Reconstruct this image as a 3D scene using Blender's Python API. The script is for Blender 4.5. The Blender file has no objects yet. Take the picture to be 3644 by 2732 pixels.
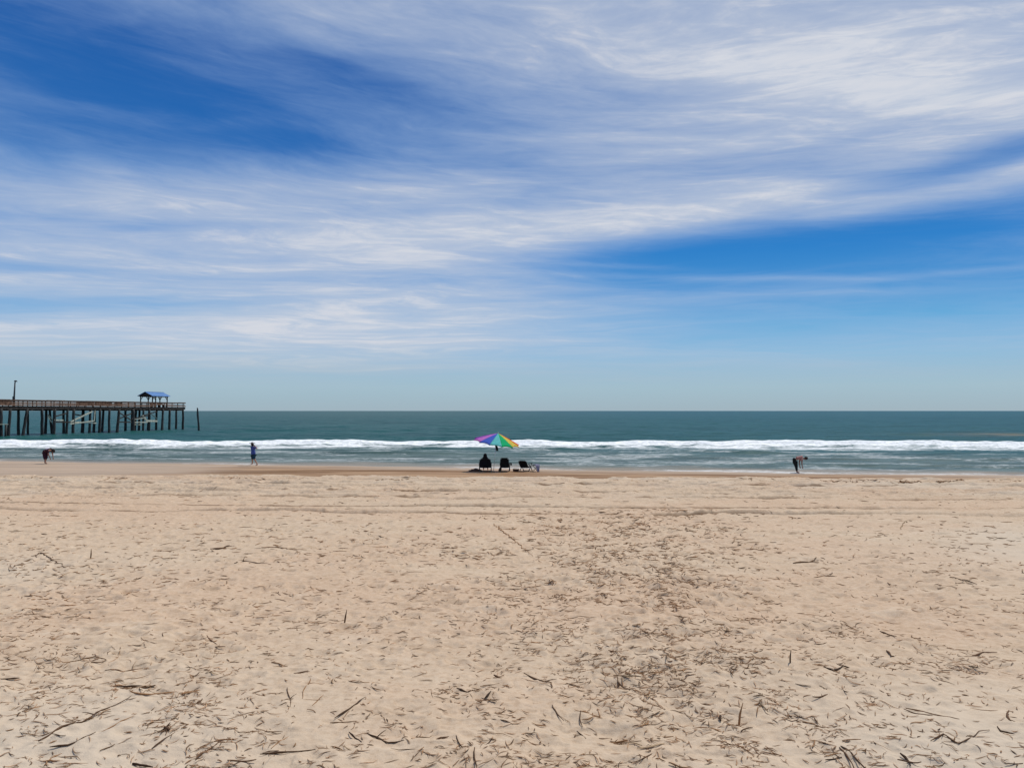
import bpy, bmesh, math, random
import numpy as np
from mathutils import Vector, Matrix, Quaternion

random.seed(7)
rng = np.random.default_rng(11)
S = bpy.context.scene
COL = S.collection
R = math.radians

# ------------------------------------------------------------------ camera
F, CX, CY, HZ = 2750.0, 1822.0, 1366.0, 1461.5
CAMZ = 3.8
ALPHA = math.atan((HZ - CY) / F)
cam_d = bpy.data.cameras.new('camera'); cam = bpy.data.objects.new('camera', cam_d); COL.objects.link(cam)
cam_d.sensor_width = 36.0; cam_d.lens = F / 3644.0 * 36.0
cam_d.clip_start = 0.1; cam_d.clip_end = 100000
cam.location = (0, 0, CAMZ); cam.rotation_euler = (math.pi / 2 + ALPHA, 0, 0)
S.camera = cam

def ray(px, py):
    a, b = (px - CX) / F, (CY - py) / F
    ca, sa = math.cos(ALPHA), math.sin(ALPHA)
    return Vector((a, ca - b * sa, sa + b * ca))

# ------------------------------------------------------------------ noise (numpy)
def _hash(ix, iy, seed):
    h = (ix.astype(np.int64) * 374761393 + iy.astype(np.int64) * 668265263 + seed * 1442695041) & 0xFFFFFFFF
    h = ((h ^ (h >> 13)) * 1274126177) & 0xFFFFFFFF
    h = (h ^ (h >> 16)) & 0xFFFFFF
    return h / float(0xFFFFFF)
def vnoise(x, y, seed=0):
    x = np.asarray(x, float); y = np.asarray(y, float)
    ix, iy = np.floor(x), np.floor(y); fx, fy = x - ix, y - iy
    fx = fx * fx * fx * (fx * (fx * 6 - 15) + 10); fy = fy * fy * fy * (fy * (fy * 6 - 15) + 10)
    a, b = _hash(ix, iy, seed), _hash(ix + 1, iy, seed)
    c, d = _hash(ix, iy + 1, seed), _hash(ix + 1, iy + 1, seed)
    return (a + (b - a) * fx) * (1 - fy) + (c + (d - c) * fx) * fy - 0.5
def fbm(x, y, seed=0, octv=4, gain=0.5):
    x = np.asarray(x, float); y = np.asarray(y, float)
    s, amp = 0.0, 1.0
    for o in range(octv):
        c, sn = math.cos(o * 0.9 + seed), math.sin(o * 0.9 + seed)
        s = s + amp * vnoise((x * c - y * sn) * 2 ** o + 17.3 * o, (x * sn + y * c) * 2 ** o - 9.1 * o, seed + o * 31)
        amp *= gain
    return s
def sstep(a, b, x):
    t = np.clip((np.asarray(x, float) - a) / (b - a), 0, 1); return t * t * (3 - 2 * t)

# ------------------------------------------------------------------ terrain
def shore_y(x):
    return 51.0 - 0.196 * np.clip(x, -220, 220)
def berm_y(x):
    x = np.asarray(x, float)
    return 38.8 - 0.04 * np.clip(x, -80, 80) + 1.0 * fbm(x / 9.0, x * 0 + 3.3, 5, 3)
def seg_dist(x, y, pts):
    d = np.full(np.shape(x), 1e9)
    for (ax, ay), (bx, by) in zip(pts[:-1], pts[1:]):
        dx, dy = bx - ax, by - ay
        t = np.clip(((x - ax) * dx + (y - ay) * dy) / (dx * dx + dy * dy), 0, 1)
        d = np.minimum(d, np.hypot(x - ax - t * dx, y - ay - t * dy))
    return d
def base_z(x, y):
    x = np.asarray(x, float); y = np.asarray(y, float)
    sy, by = shore_y(x), berm_y(x)
    dry = 0.47 + 0.029 * np.clip(by - y, 0, 60)
    w = np.clip((y - by) / np.maximum(sy - by, 0.5), 0, 1)
    wet = 0.30 * (1 - w) ** 1.15
    z = np.where(y < by, dry, wet)
    t = sstep(-0.1, 1.2, y - by)
    z = np.where((y > by - 0.2) & (y < by + 1.3), 0.47 * (1 - t) + wet * t, z)
    z = np.where(y > sy, -0.030 * np.minimum(y - sy, 120), z)
    return z
PITS = None
def litter(x, y):
    """0..1 how much reed litter / trampling there is at a spot of the beach"""
    x = np.asarray(x, float); y = np.asarray(y, float)
    a = np.exp(-(np.abs(x - (0.45 + 0.118 * y)) / (0.60 + 0.088 * y)) ** 2) * sstep(25, 19, y) * (0.80 + 0.35 * sstep(6, 11, y))
    d1 = seg_dist(x, y, [(-6.6, 11.0), (-4.7, 8.2), (-3.0, 6.6), (-1.3, 4.6)])
    b = 0.52 * np.exp(-(d1 / (0.16 + 0.03 * y)) ** 2)
    b2 = 0.42 * np.exp(-(seg_dist(x, y, [(-6.0, 6.9), (-3.8, 7.7), (-2.2, 6.9)]) / 0.5) ** 2)
    c = 0.40 * np.exp(-(seg_dist(x, y, [(2.2, 5.4), (5.2, 5.3)]) / 0.8) ** 2)
    c2 = 0.42 * np.exp(-(seg_dist(x, y, [(2.4, 6.9), (4.6, 7.6), (7.0, 8.6)]) / 0.45) ** 2)
    d = 0.45 * np.exp(-(seg_dist(x, y, [(-4.2, 15.6), (1.5, 14.0)]) / 1.0) ** 2)
    e = 0.30 * np.exp(-(seg_dist(x, y, [(-10.5, 13.2), (-7.0, 12.6)]) / 1.1) ** 2)
    g = 0.13 * sstep(8.5, 4.5, y) + 0.17 * sstep(26, 12, y) + 0.07 * sstep(22, 27, y) * sstep(38.5, 36.5, y)
    m = np.maximum.reduce([a, b, b2, c, c2, d, e, g])
    return m * np.clip(0.85 + 0.8 * fbm(x / 1.3, y / 1.9, 71, 3), 0.15, 1.3)
TRACKS = [(23.6, -0.048, 0.055), (21.75, -0.055, 0.085), (28.9, -0.05, 0.05), (26.6, -0.03, 0.035), (33.0, -0.04, 0.05)]
def sand_z(x, y):
    x = np.asarray(x, float); y = np.asarray(y, float)
    z = base_z(x, y)
    by, sy = berm_y(x), shore_y(x)
    dry = sstep(0.6, -0.8, y - by)
    far = sstep(70, 45, np.abs(x)) if True else 1
    z = z + dry * 0.075 * fbm(x / 2.6, y / 1.9, 1, 3)
    lit = litter(x, y)
    rough = np.clip(0.55 + 1.1 * lit + 0.5 * sstep(22, 30, y), 0, 1.6)
    z = z + dry * rough * 0.038 * fbm(x / 0.42, y / 0.34, 21, 3)
    z = z + dry * rough * 0.017 * fbm(x / 0.10, y / 0.085, 33, 2)
    # ridged lumps on the upper strand
    up = dry * sstep(24, 29, y)
    rg = 1 - np.abs(2 * fbm(x / 2.2, y / 1.1, 44, 3))
    z = z + up * 0.12 * np.clip(rg - 0.50, 0, 1) * 2
    for ty, k, dep in TRACKS:
        s = y - (ty + k * x + 0.28 * fbm(x / 7.0, x * 0 + ty, 9, 2))
        m = dry * np.clip(0.65 + 1.3 * fbm(x / 5.0, x * 0, int(ty), 2), 0.15, 1.2)
        z = z - m * dep * np.exp(-(s / 0.13) ** 2) + m * dep * 1.0 * np.exp(-((s - 0.26) / 0.13) ** 2)
    # footprints: pits on a jittered lattice, sorted by how trampled the spot is
    for cell, sd, dep in ((0.55, 101, 0.046), (0.37, 202, 0.034), (0.21, 303, 0.017)):
        gx, gy = np.floor(x / cell), np.floor(y / cell)
        cx = (gx + 0.25 + 0.5 * _hash(gx, gy, sd)) * cell; cy = (gy + 0.25 + 0.5 * _hash(gx, gy, sd + 1)) * cell
        on = (_hash(gx, gy, sd + 2) < 0.25 + 0.7 * np.clip(lit, 0, 1))
        r = np.hypot((x - cx) / (0.16 * cell / 0.5), (y - cy) / (0.13 * cell / 0.5))
        z = z + dry * on * dep * (0.55 + 0.45 * sstep(6, 11, y)) * (-np.exp(-(r / 0.75) ** 2) + 0.45 * np.exp(-((r - 1.25) / 0.35) ** 2)) * sstep(2.3, 1.8, r)
    wetm = (1 - dry) * sstep(6, -1, y - sy)
    z = z + wetm * (0.035 * fbm(x / 9.0, y / 2.4, 61, 3) + 0.006 * fbm(x / 0.6, y / 0.3, 66, 2))
    return z
def zs(x, y): return float(sand_z(np.array([x]), np.array([y]))[0])
def on_sand(px, py, it=14):
    r = ray(px, py); z = 1.0 if py > 1700 else 0.05
    for _ in range(it):
        t = (z - CAMZ) / r.z; x, y = r.x * t, r.y * t
        z = 0.5 * z + 0.5 * float(base_z(np.array([x]), np.array([y]))[0])
    return x, y, zs(x, y)
def on_plane(px, py, z):
    r = ray(px, py); t = (z - CAMZ) / r.z; return Vector((r.x * t, r.y * t, z))

# ------------------------------------------------------------------ node helpers
def new_mat(name):
    m = bpy.data.materials.new(name); m.use_nodes = True
    nt = m.node_tree; nt.nodes.clear()
    return m, nt
class NT:
    def __init__(s, nt): s.t = nt
    def n(s, typ, **kw):
        nd = s.t.nodes.new(typ)
        for k, v in kw.items(): setattr(nd, k, v)
        return nd
    def link(s, a, b): s.t.links.new(a, b)
    def put(s, sock, v):
        if isinstance(v, bpy.types.NodeSocket): s.link(v, sock)
        elif v is not None: sock.default_value = v
    def m(s, op, a, b=None, c=None, clamp=False):
        nd = s.n('ShaderNodeMath', operation=op, use_clamp=clamp)
        s.put(nd.inputs[0], a)
        if b is not None: s.put(nd.inputs[1], b)
        if c is not None: s.put(nd.inputs[2], c)
        return nd.outputs[0]
    def noise(s, vec, scale, detail=3, rough=0.5, dist=0.0):
        nd = s.n('ShaderNodeTexNoise'); s.put(nd.inputs['Vector'], vec)
        nd.inputs['Scale'].default_value = scale; nd.inputs['Detail'].default_value = detail
        nd.inputs['Roughness'].default_value = rough; nd.inputs['Distortion'].default_value = dist
        return nd.outputs[0]
    def mapr(s, v, a, b, c=0.0, d=1.0, smooth=True):
        nd = s.n('ShaderNodeMapRange'); nd.interpolation_type = 'SMOOTHSTEP' if smooth else 'LINEAR'
        s.put(nd.inputs[0], v)
        for i, q in enumerate((a, b, c, d)): nd.inputs[i + 1].default_value = q
        return nd.outputs[0]
    def mixc(s, f, a, b, blend='MIX'):
        nd = s.n('ShaderNodeMix', data_type='RGBA', blend_type=blend)
        s.put(nd.inputs[0], f)
        for i, v in ((6, a), (7, b)):
            if isinstance(v, (tuple, list)): v = (*v[:3], 1)
            s.put(nd.inputs[i], v)
        return nd.outputs[2]
    def mapping(s, vec, scale=(1, 1, 1), rot=(0, 0, 0), loc=(0, 0, 0)):
        nd = s.n('ShaderNodeMapping'); s.put(nd.inputs[0], vec)
        nd.inputs['Scale'].default_value = scale; nd.inputs['Rotation'].default_value = rot; nd.inputs['Location'].default_value = loc
        return nd.outputs[0]
    def attr(s, name):
        nd = s.n('ShaderNodeAttribute'); nd.attribute_name = name; return nd.outputs['Fac']
    def bump(s, h, strength, dist, normal=None):
        nd = s.n('ShaderNodeBump'); s.put(nd.inputs['Height'], h)
        nd.inputs['Strength'].default_value = strength; nd.inputs['Distance'].default_value = dist
        if normal is not None: s.link(normal, nd.inputs['Normal'])
        return nd.outputs[0]
    def principled(s, col, rough, normal=None, spec=0.5, ior=1.45):
        b = s.n('ShaderNodeBsdfPrincipled'); o = s.n('ShaderNodeOutputMaterial')
        if isinstance(col, (tuple, list)): col = (*col[:3], 1)
        s.put(b.inputs['Base Color'], col); s.put(b.inputs['Roughness'], rough)
        s.put(b.inputs['Specular IOR Level'], spec); b.inputs['IOR'].default_value = ior
        if normal is not None: s.link(normal, b.inputs['Normal'])
        s.link(b.outputs[0], o.inputs[0]); return b

def simple_mat(name, col, rough=0.8, var=0.25, scale=8.0, spec=0.3, stretch=(1, 1, 1), bump=0.15, metal=0.0):
    m, nt = new_mat(name); T = NT(nt)
    tc = T.n('ShaderNodeTexCoord').outputs['Object']
    v = T.mapping(tc, scale=stretch)
    n1 = T.noise(v, scale, 4, 0.6)
    lo = tuple(c * (1 - var) for c in col); hi = tuple(min(1, c * (1 + var)) for c in col)
    c = T.mixc(T.mapr(n1, 0.3, 0.7), lo, hi)
    b = T.principled(c, rough, T.bump(n1, bump, 0.02), spec)
    b.inputs['Metallic'].default_value = metal
    return m

# ------------------------------------------------------------------ object helpers
def props(o, label=None, cat=None, group=None, kind=None):
    if label: o['label'] = label
    if cat: o['category'] = cat
    if group: o['group'] = group
    if kind: o['kind'] = kind
    return o
def empty(name, loc, rz=0, label=None, cat=None, group=None):
    o = bpy.data.objects.new(name, None); COL.objects.link(o)
    o.location = loc; o.rotation_euler = (0, 0, rz); o.empty_display_size = 0.2
    return props(o, label, cat, group)
class MB:
    def __init__(s): s.v = []; s.f = []
    def add(s, vs, fs):
        k = len(s.v); s.v += [tuple(v) for v in vs]; s.f += [tuple(i + k for i in f) for f in fs]
    def box(s, c, size, rot=None, bev=0.0):
        M = rot.to_matrix() if isinstance(rot, Quaternion) else (rot or Matrix.Identity(3))
        bm = bmesh.new(); bmesh.ops.create_cube(bm, size=1.0)
        for v in bm.verts: v.co = Vector((v.co.x * size[0], v.co.y * size[1], v.co.z * size[2]))
        if bev > 0: bmesh.ops.bevel(bm, geom=bm.edges[:], offset=bev, segments=1, affect='EDGES')
        bm.verts.index_update()
        s.add([M @ v.co + Vector(c) for v in bm.verts], [[v.index for v in f.verts] for f in bm.faces]); bm.free()
    def beam(s, a, b, w, h=None, bev=0.0):
        a, b = Vector(a), Vector(b); h = h or w; d = b - a
        q = d.to_track_quat('Z', 'Y'); s.box((a + b) / 2, (w, h, d.length), q, bev)
    def tube(s, pts, rads, n=8, cap=True):
        pts = [Vector(p) for p in pts]
        if not isinstance(rads, (list, tuple)): rads = [rads] * len(pts)
        k = len(s.v); up = None
        for i, p in enumerate(pts):
            d = (pts[min(i + 1, len(pts) - 1)] - pts[max(i - 1, 0)]).normalized()
            if up is None or abs(d.dot(up)) > 0.98:
                up = Vector((0, 0, 1)) if abs(d.z) < 0.9 else Vector((1, 0, 0))
            e1 = d.cross(up).normalized(); e2 = e1.cross(d)
            for j in range(n):
                a = 2 * math.pi * j / n
                s.v.append(tuple(p + (e1 * math.cos(a) + e2 * math.sin(a)) * rads[i]))
        for i in range(len(pts) - 1):
            for j in range(n):
                s.f.append((k + i * n + j, k + i * n + (j + 1) % n, k + (i + 1) * n + (j + 1) % n, k + (i + 1) * n + j))
        if cap:
            s.f.append(tuple(k + j for j in reversed(range(n)))); e = k + (len(pts) - 1) * n
            s.f.append(tuple(e + j for j in range(n)))
    def ellipsoid(s, c, r, rot=None, n=14):
        bm = bmesh.new(); bmesh.ops.create_uvsphere(bm, u_segments=n, v_segments=max(6, n * 2 // 3), radius=1)
        M = rot or Matrix.Identity(3)
        s.add([M @ Vector((v.co.x * r[0], v.co.y * r[1], v.co.z * r[2])) + Vector(c) for v in bm.verts],
              [[v.index for v in f.verts] for f in bm.faces]); bm.free()
    def build(s, name, mat, parent=None, smooth=False, **kw):
        me = bpy.data.meshes.new(name); me.from_pydata(s.v, [], s.f); me.update()
        if smooth: me.polygons.foreach_set('use_smooth', [True] * len(me.polygons))
        me.materials.append(mat)
        o = bpy.data.objects.new(name, me); COL.objects.link(o)
        if parent is not None: o.parent = parent
        return props(o, **kw)

def grid_mesh(name, xs2d, ys, zfun, attrs, mat):
    """xs2d rows x cols of x; ys rows"""
    nr, nc = xs2d.shape
    X = xs2d; Y = np.repeat(ys[:, None], nc, 1)
    Z = zfun(X, Y)
    co = np.stack([X, Y, Z], -1).reshape(-1, 3).astype(np.float32)
    idx = np.arange(nr * nc).reshape(nr, nc)
    q = np.stack([idx[:-1, :-1], idx[:-1, 1:], idx[1:, 1:], idx[1:, :-1]], -1).reshape(-1, 4)
    me = bpy.data.meshes.new(name)
    me.vertices.add(len(co)); me.vertices.foreach_set('co', co.ravel())
    me.loops.add(q.size); me.loops.foreach_set('vertex_index', q.ravel().astype(np.int32))
    me.polygons.add(len(q)); me.polygons.foreach_set('loop_start', np.arange(0, q.size, 4, dtype=np.int32))
    me.polygons.foreach_set('loop_total', np.full(len(q), 4, np.int32))
    me.polygons.foreach_set('use_smooth', np.ones(len(q), bool))
    me.update(calc_edges=True)
    for an, fn in attrs.items():
        a = me.attributes.new(an, 'FLOAT', 'POINT'); a.data.foreach_set('value', fn(X, Y).astype(np.float32).ravel())
    me.materials.append(mat)
    o = bpy.data.objects.new(name, me); COL.objects.link(o); return o

# ------------------------------------------------------------------ sand
def sand_material():
    m, nt = new_mat('sand'); T = NT(nt)
    P = T.n('ShaderNodeNewGeometry').outputs['Position']
    big = T.noise(T.mapping(P, scale=(0.11, 0.2, 0.2)), 1.0, 3, 0.55)
    mid = T.noise(T.mapping(P, scale=(0.8, 1.2, 1)), 1.0, 5, 0.62)
    fine = T.noise(P, 14.0, 4, 0.7)
    grain = T.noise(P, 150.0, 2, 0.7)
    pink = (0.462, 0.325, 0.218); grey = (0.470, 0.352, 0.243)
    c = T.mixc(T.mapr(T.m('ADD', big, T.m('MULTIPLY', mid, 0.35)), 0.56, 0.76), pink, grey)
    c = T.mixc(T.mapr(fine, 0.34, 0.68, 0.0, 0.30), c, (0.62, 0.50, 0.37))
    c = T.mixc(T.mapr(fine, 0.52, 0.28, 0.0, 0.40), c, (0.34, 0.225, 0.135))
    c = T.mixc(T.mapr(grain, 0.60, 0.72, 0.0, 0.35), c, (0.26, 0.17, 0.10))
    c = T.mixc(T.mapr(grain, 0.42, 0.30, 0.0, 0.30), c, (0.72, 0.62, 0.50))
    mot = T.noise(T.mapping(P, scale=(1.6, 2.6, 1)), 1.0, 5, 0.7, 0.5)
    c = T.mixc(T.mapr(mot, 0.54, 0.70, 0.0, 0.42), c, (0.34, 0.235, 0.150))
    c = T.mixc(T.mapr(mot, 0.46, 0.32, 0.0, 0.35), c, (0.60, 0.49, 0.37))
    c = T.mixc(T.m('MULTIPLY', T.attr('pale'), .75), c, (0.52, 0.435, 0.335))
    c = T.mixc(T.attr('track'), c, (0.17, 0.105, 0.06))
    wet = T.attr('wet')
    st = T.noise(T.mapping(P, scale=(0.09, 0.75, 1)), 1.0, 4, 0.6, 0.4)
    wcol = T.mixc(T.mapr(st, 0.43, 0.57), (0.17, 0.088, 0.034), (0.34, 0.21, 0.115))
    wcol = T.mixc(T.m('MULTIPLY', T.attr('swash'), .65), wcol, (0.44, 0.35, 0.265))
    c = T.mixc(wet, c, wcol)
    h = T.m('ADD', T.m('MULTIPLY', fine, 0.7), T.m('MULTIPLY', grain, 0.18))
    bs = T.n('ShaderNodeBump'); T.link(h, bs.inputs['Height']); bs.inputs['Distance'].default_value = 0.03
    T.link(T.mapr(wet, 0, 1, 0.55, 0.06), bs.inputs['Strength'])
    T.principled(c, T.mapr(wet, 0, 1, 0.95, 0.62), bs.outputs[0], T.mapr(wet, 0, 1, 0.10, 0.08))
    return m
def wet_attr(X, Y):
    by = berm_y(X)
    return sstep(-0.35, 0.5, Y - by + 0.7 * fbm(X / 5.0, Y / 1.2, 81, 3))
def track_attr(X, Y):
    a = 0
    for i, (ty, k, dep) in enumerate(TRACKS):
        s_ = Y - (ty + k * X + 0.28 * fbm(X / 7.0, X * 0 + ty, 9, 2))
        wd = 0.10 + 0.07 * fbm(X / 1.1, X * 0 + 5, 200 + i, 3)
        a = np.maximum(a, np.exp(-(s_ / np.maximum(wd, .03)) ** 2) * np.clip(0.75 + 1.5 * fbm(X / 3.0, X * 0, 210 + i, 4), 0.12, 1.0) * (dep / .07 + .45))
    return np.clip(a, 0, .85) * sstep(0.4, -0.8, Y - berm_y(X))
def pale_attr(X, Y):
    n = 0.8 + 1.1 * fbm(X / 2.2, Y / 2.6, 230, 4)
    a = np.exp(-((X + 3.4) / 1.7) ** 2 - ((Y - 5.2) / 1.7) ** 2) + np.exp(-((X - 3.6) / 1.9) ** 2 - ((Y - 5.6) / 1.3) ** 2) + 0.8 * np.exp(-((X - 11) / 4) ** 2 - ((Y - 15) / 5) ** 2)
    a = a + 0.7 * np.exp(-((X + 9) / 3) ** 2 - ((Y - 12.5) / 1.6) ** 2) + 0.6 * sstep(24, 30, Y) * np.clip(.5 + 2 * fbm(X / 12, Y / 3.0, 233, 3), 0, 1)
    return np.clip(a * n, 0, 1)
def swash_attr(X, Y):
    sy = shore_y(X)
    left = 0.95 * sstep(-13, -22, X + 5 * fbm(X / 6.0, Y / 1.0, 89, 3)) * sstep(0.6, 2.2, Y - berm_y(X) + 1.2 * fbm(X / 7.0, Y / 1.2, 87, 3))
    return np.maximum(sstep(-4.5, -0.5, Y - sy + 3.0 * fbm(X / 8.0, Y / 2.0, 88, 2)), left)

YS_ = [4.2]
while YS_[-1] < 44: YS_.append(YS_[-1] + min(0.00034 * YS_[-1] ** 2, 0.075))
YS_ = np.array(YS_)
ys = np.concatenate([[-400, -120, -40, -15, -5, 0, 2, 3, 3.8], YS_, np.linspace(44.3, 75, 100), [90, 130, 400, 3000]])
tt = np.linspace(-1, 1, 1150)
side = np.array([1.06, 1.15, 1.3, 1.6, 2.2, 3.5, 6, 12, 30])
def fan(ys, half, tt, far):
    h = half(ys)[:, None]
    core = h * tt[None, :]
    sd = h + (far - h) * (np.array([0.002, 0.006, 0.015, 0.035, 0.08, 0.18, 0.4, 1.0]) ** 1.0)[None, :]
    return np.concatenate([-sd[:, ::-1], core, sd], 1)
X = fan(ys, lambda y: 0.72 * np.clip(y, 0, 75) + 1.6, tt, 4000.0)
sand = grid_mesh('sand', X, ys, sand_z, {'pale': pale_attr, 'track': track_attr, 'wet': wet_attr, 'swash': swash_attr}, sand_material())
props(sand, kind='structure')

# ------------------------------------------------------------------ water
def brk_y(x):
    xc = np.clip(x, -200, 200)
    return 87.0 - 0.035 * xc - 0.0006 * np.clip(xc, 0, 200) ** 2 + 2.4 * fbm(x / 26.0, x * 0 + 1.7, 12, 3)
def brk_h(x): return 0.50 + 0.20 * fbm(x / 7.0, x * 0 + 0.3, 14, 3) + 0.10 * fbm(x / 1.3, x * 0 + 0.9, 15, 2) - 0.08 * sstep(-15, -60, x)
def water_z(x, y):
    s = y - brk_y(x)
    h = brk_h(x)
    prof = np.where(s < 0, np.exp(-(s / 0.9) ** 2), 0.35 * np.exp(-(s / 1.2) ** 2) + 0.65 * np.exp(-(s / 6.0) ** 2))
    z = h * prof
    z = z + 0.12 * np.exp(-((s + 4.0) / 3.0) ** 2) * (1 + 2.2 * fbm(x / 1.6, y / 1.2, 18, 3))
    sh = y - shore_y(x)
    fade = sstep(-1.5, 8, sh)
    near = sstep(420, 160, y)
    # bores and ripples inside the surf
    for k, off, amp, wd in ((3, 24.0, 0.15, 1.2), (4, 15.5, 0.13, 0.9), (5, 8.5, 0.08, 0.7), (6, 4.0, 0.035, 0.5)):
        q = sh - off - 3.6 * fbm(x / 15.0, x * 0 + k, 20 + k, 3)
        a = amp * np.clip(0.6 + 2.2 * fbm(x / 10.0, y / 9.0, 30 + k, 2), 0, 1.5)
        z = z + a * np.where(q < 0, np.exp(-(q / (0.4 * wd)) ** 2), np.exp(-(q / (1.6 * wd)) ** 2))
    z = z + fade * (0.11 * fbm(x / 3.4, y / 1.5, 40, 4, 0.55))
    outer = sstep(2, 14, s)
    z = z + outer * sstep(900, 200, y) * (0.22 * fbm(x / 30.0, y / 7.5, 50, 3) + 0.16 * fbm(x / 6.0, y / 2.4, 52, 3))
    for ky, amp in ((116.0, 0.30), (141.0, 0.34), (178.0, 0.30)):
        q = y - ky - 5 * fbm(x / 30.0, x * 0 + ky, 60, 2)
        z = z + amp * np.clip(0.45 + 1.8 * fbm(x / 24.0, x * 0 + 2 * ky, 62, 2), 0, 1.3) * np.exp(-(q / 2.4) ** 2)
    z = z * sstep(-6, 2, sh) * sstep(2500, 400, y)
    return z - 0.004
def foam_attr(x, y):
    s = y - brk_y(x) + 0.9 * fbm(x / 1.8, y / 1.1, 93, 3)
    f = sstep(-3.2, -1.6, s) * sstep(2.8, 1.4, s)
    wid = 10.0 + 5 * fbm(x / 14.0, x * 0, 95, 2)
    film = 0.74 * sstep(-wid - 4, -wid + 3, s) * sstep(-0.5, -2.5, s) * np.clip(0.85 + 1.1 * fbm(x / 3.0, y / 1.6, 96, 4), 0.3, 1.15)
    sh = y - shore_y(x)
    inner = 0.27 * sstep(0, 6, sh) * sstep(-wid + 2, -wid - 6, s) * np.clip(0.5 + 1.9 * fbm(x / 6.0, y / 1.8, 97, 4, 0.6), 0, 1.3)
    edge = 0.44 * sstep(-1.6, -0.2, sh + 0.8 * fbm(x / 5.0, y / 2.0, 98, 3)) * sstep(2.4, 0.6, sh + 1.4 * fbm(x / 3.0, y / 2.0, 98, 3)) * np.clip(0.55 + 1.8 * fbm(x / 7.0, x * 0, 99, 2), 0, 1)
    return np.maximum.reduce([f, film, inner, edge])
def shal_attr(x, y):
    sh = y - shore_y(x)
    return 0.65 * sstep(34, 12, sh) + 0.35 * sstep(7, -1, sh)
def edge_attr(x, y):
    sh = y - shore_y(x)
    return sstep(5.0, 0.0, sh + 2.5 * fbm(x / 6.0, y / 2.0, 77, 3))
def silt_attr(x, y):
    n = fbm(x / 4.0, y / 3.0, 78, 3)
    a = np.exp(-((x - 84) / 17.0) ** 2 - ((y - 122) / 8.0) ** 2) * np.clip(0.9 + 1.6 * n, 0, 1.2)
    b = 0.52 * np.exp(-((x - 9) / 7.0) ** 2) * sstep(7, 1.5, y - shore_y(x)) * np.clip(0.8 + 2 * n, 0, 1)
    return np.clip(a + b, 0, 1)
def water_material():
    m, nt = new_mat('water'); T = NT(nt)
    P = T.n('ShaderNodeNewGeometry').outputs['Position']
    sep = T.n('ShaderNodeSeparateXYZ'); T.link(P, sep.inputs[0]); y = sep.outputs[1]; x = sep.outputs[0]
    # log-distance coordinate so that swell bands stay readable out to the horizon
    band = T.noise(T.mapping(P, scale=(0.006, 0.035, 1)), 1.0, 4, 0.6)
    chop = T.noise(T.mapping(P, scale=(0.11, 0.42, 1)), 1.0, 5, 0.65)
    small = T.noise(T.mapping(P, scale=(0.9, 2.2, 1)), 1.0, 4, 0.65)
    deep = T.mixc(T.mapr(band, 0.36, 0.62), (0.007, 0.047, 0.047), (0.015, 0.074, 0.070))
    side = T.mapr(x, -120, 160)
    deep = T.mixc(T.m('MULTIPLY', side, 0.55), deep, (0.002, 0.058, 0.078))
    deep = T.mixc(T.mapr(chop, 0.36, 0.66, 0.0, 0.55), deep, (0.024, 0.098, 0.094))
    shallow = T.mixc(T.mapr(chop, 0.40, 0.60), (0.080, 0.108, 0.096), (0.145, 0.176, 0.155))
    c = T.mixc(T.attr('shallow'), deep, shallow)
    c = T.mixc(T.attr('edge'), c, (0.29, 0.235, 0.18))
    c = T.mixc(T.m('MULTIPLY', T.attr('silt'), 0.7), c, (0.20, 0.155, 0.085))
    f = T.attr('foam')
    fn = T.noise(T.mapping(P, scale=(1.5, 2.6, 2)), 1.0, 6, 0.72, 0.4)
    ff = T.m('ADD', f, T.m('MULTIPLY', T.m('SUBTRACT', fn, 0.5), T.mapr(f, 0.0, 0.2, 0, 1.3)))
    ff = T.mapr(ff, 0.12, 0.92, 0.0, 1.0, False)
    # scattered whitecaps
    c = T.mixc(ff, c, T.mixc(T.mapr(fn, .38, .62), (0.66, 0.68, 0.67), (0.88, 0.89, 0.89)))
    h = T.m('ADD', T.m('MULTIPLY', chop, 0.8), T.m('MULTIPLY', small, 0.3))
    fine = T.noise(T.mapping(P, scale=(4, 8, 4)), 1.0, 3, 0.6)
    h = T.m('ADD', h, T.m('MULTIPLY', fine, 0.07))
    bs = T.bump(h, 0.8, 0.5)
    rough = T.mapr(ff, 0, 1, 0.34, 0.95)
    T.principled(c, rough, bs, T.mapr(ff, 0, 1, 0.05, 0.05), 1.33)
    return m
wy = np.concatenate([[34, 37], np.arange(38.5, 112, 0.24), 112 * (1.0045 ** np.arange(0, 400)), np.geomspace(700, 45000, 50)])
X = fan(wy, lambda y: np.minimum(0.70 * y + 2, 4000 + 0 * y), np.linspace(-1, 1, 900), 60000.0)
water = grid_mesh('water', X, wy, water_z, {'foam': foam_attr, 'shallow': shal_attr, 'edge': edge_attr, 'silt': silt_attr}, water_material())
props(water, kind='structure')

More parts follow.
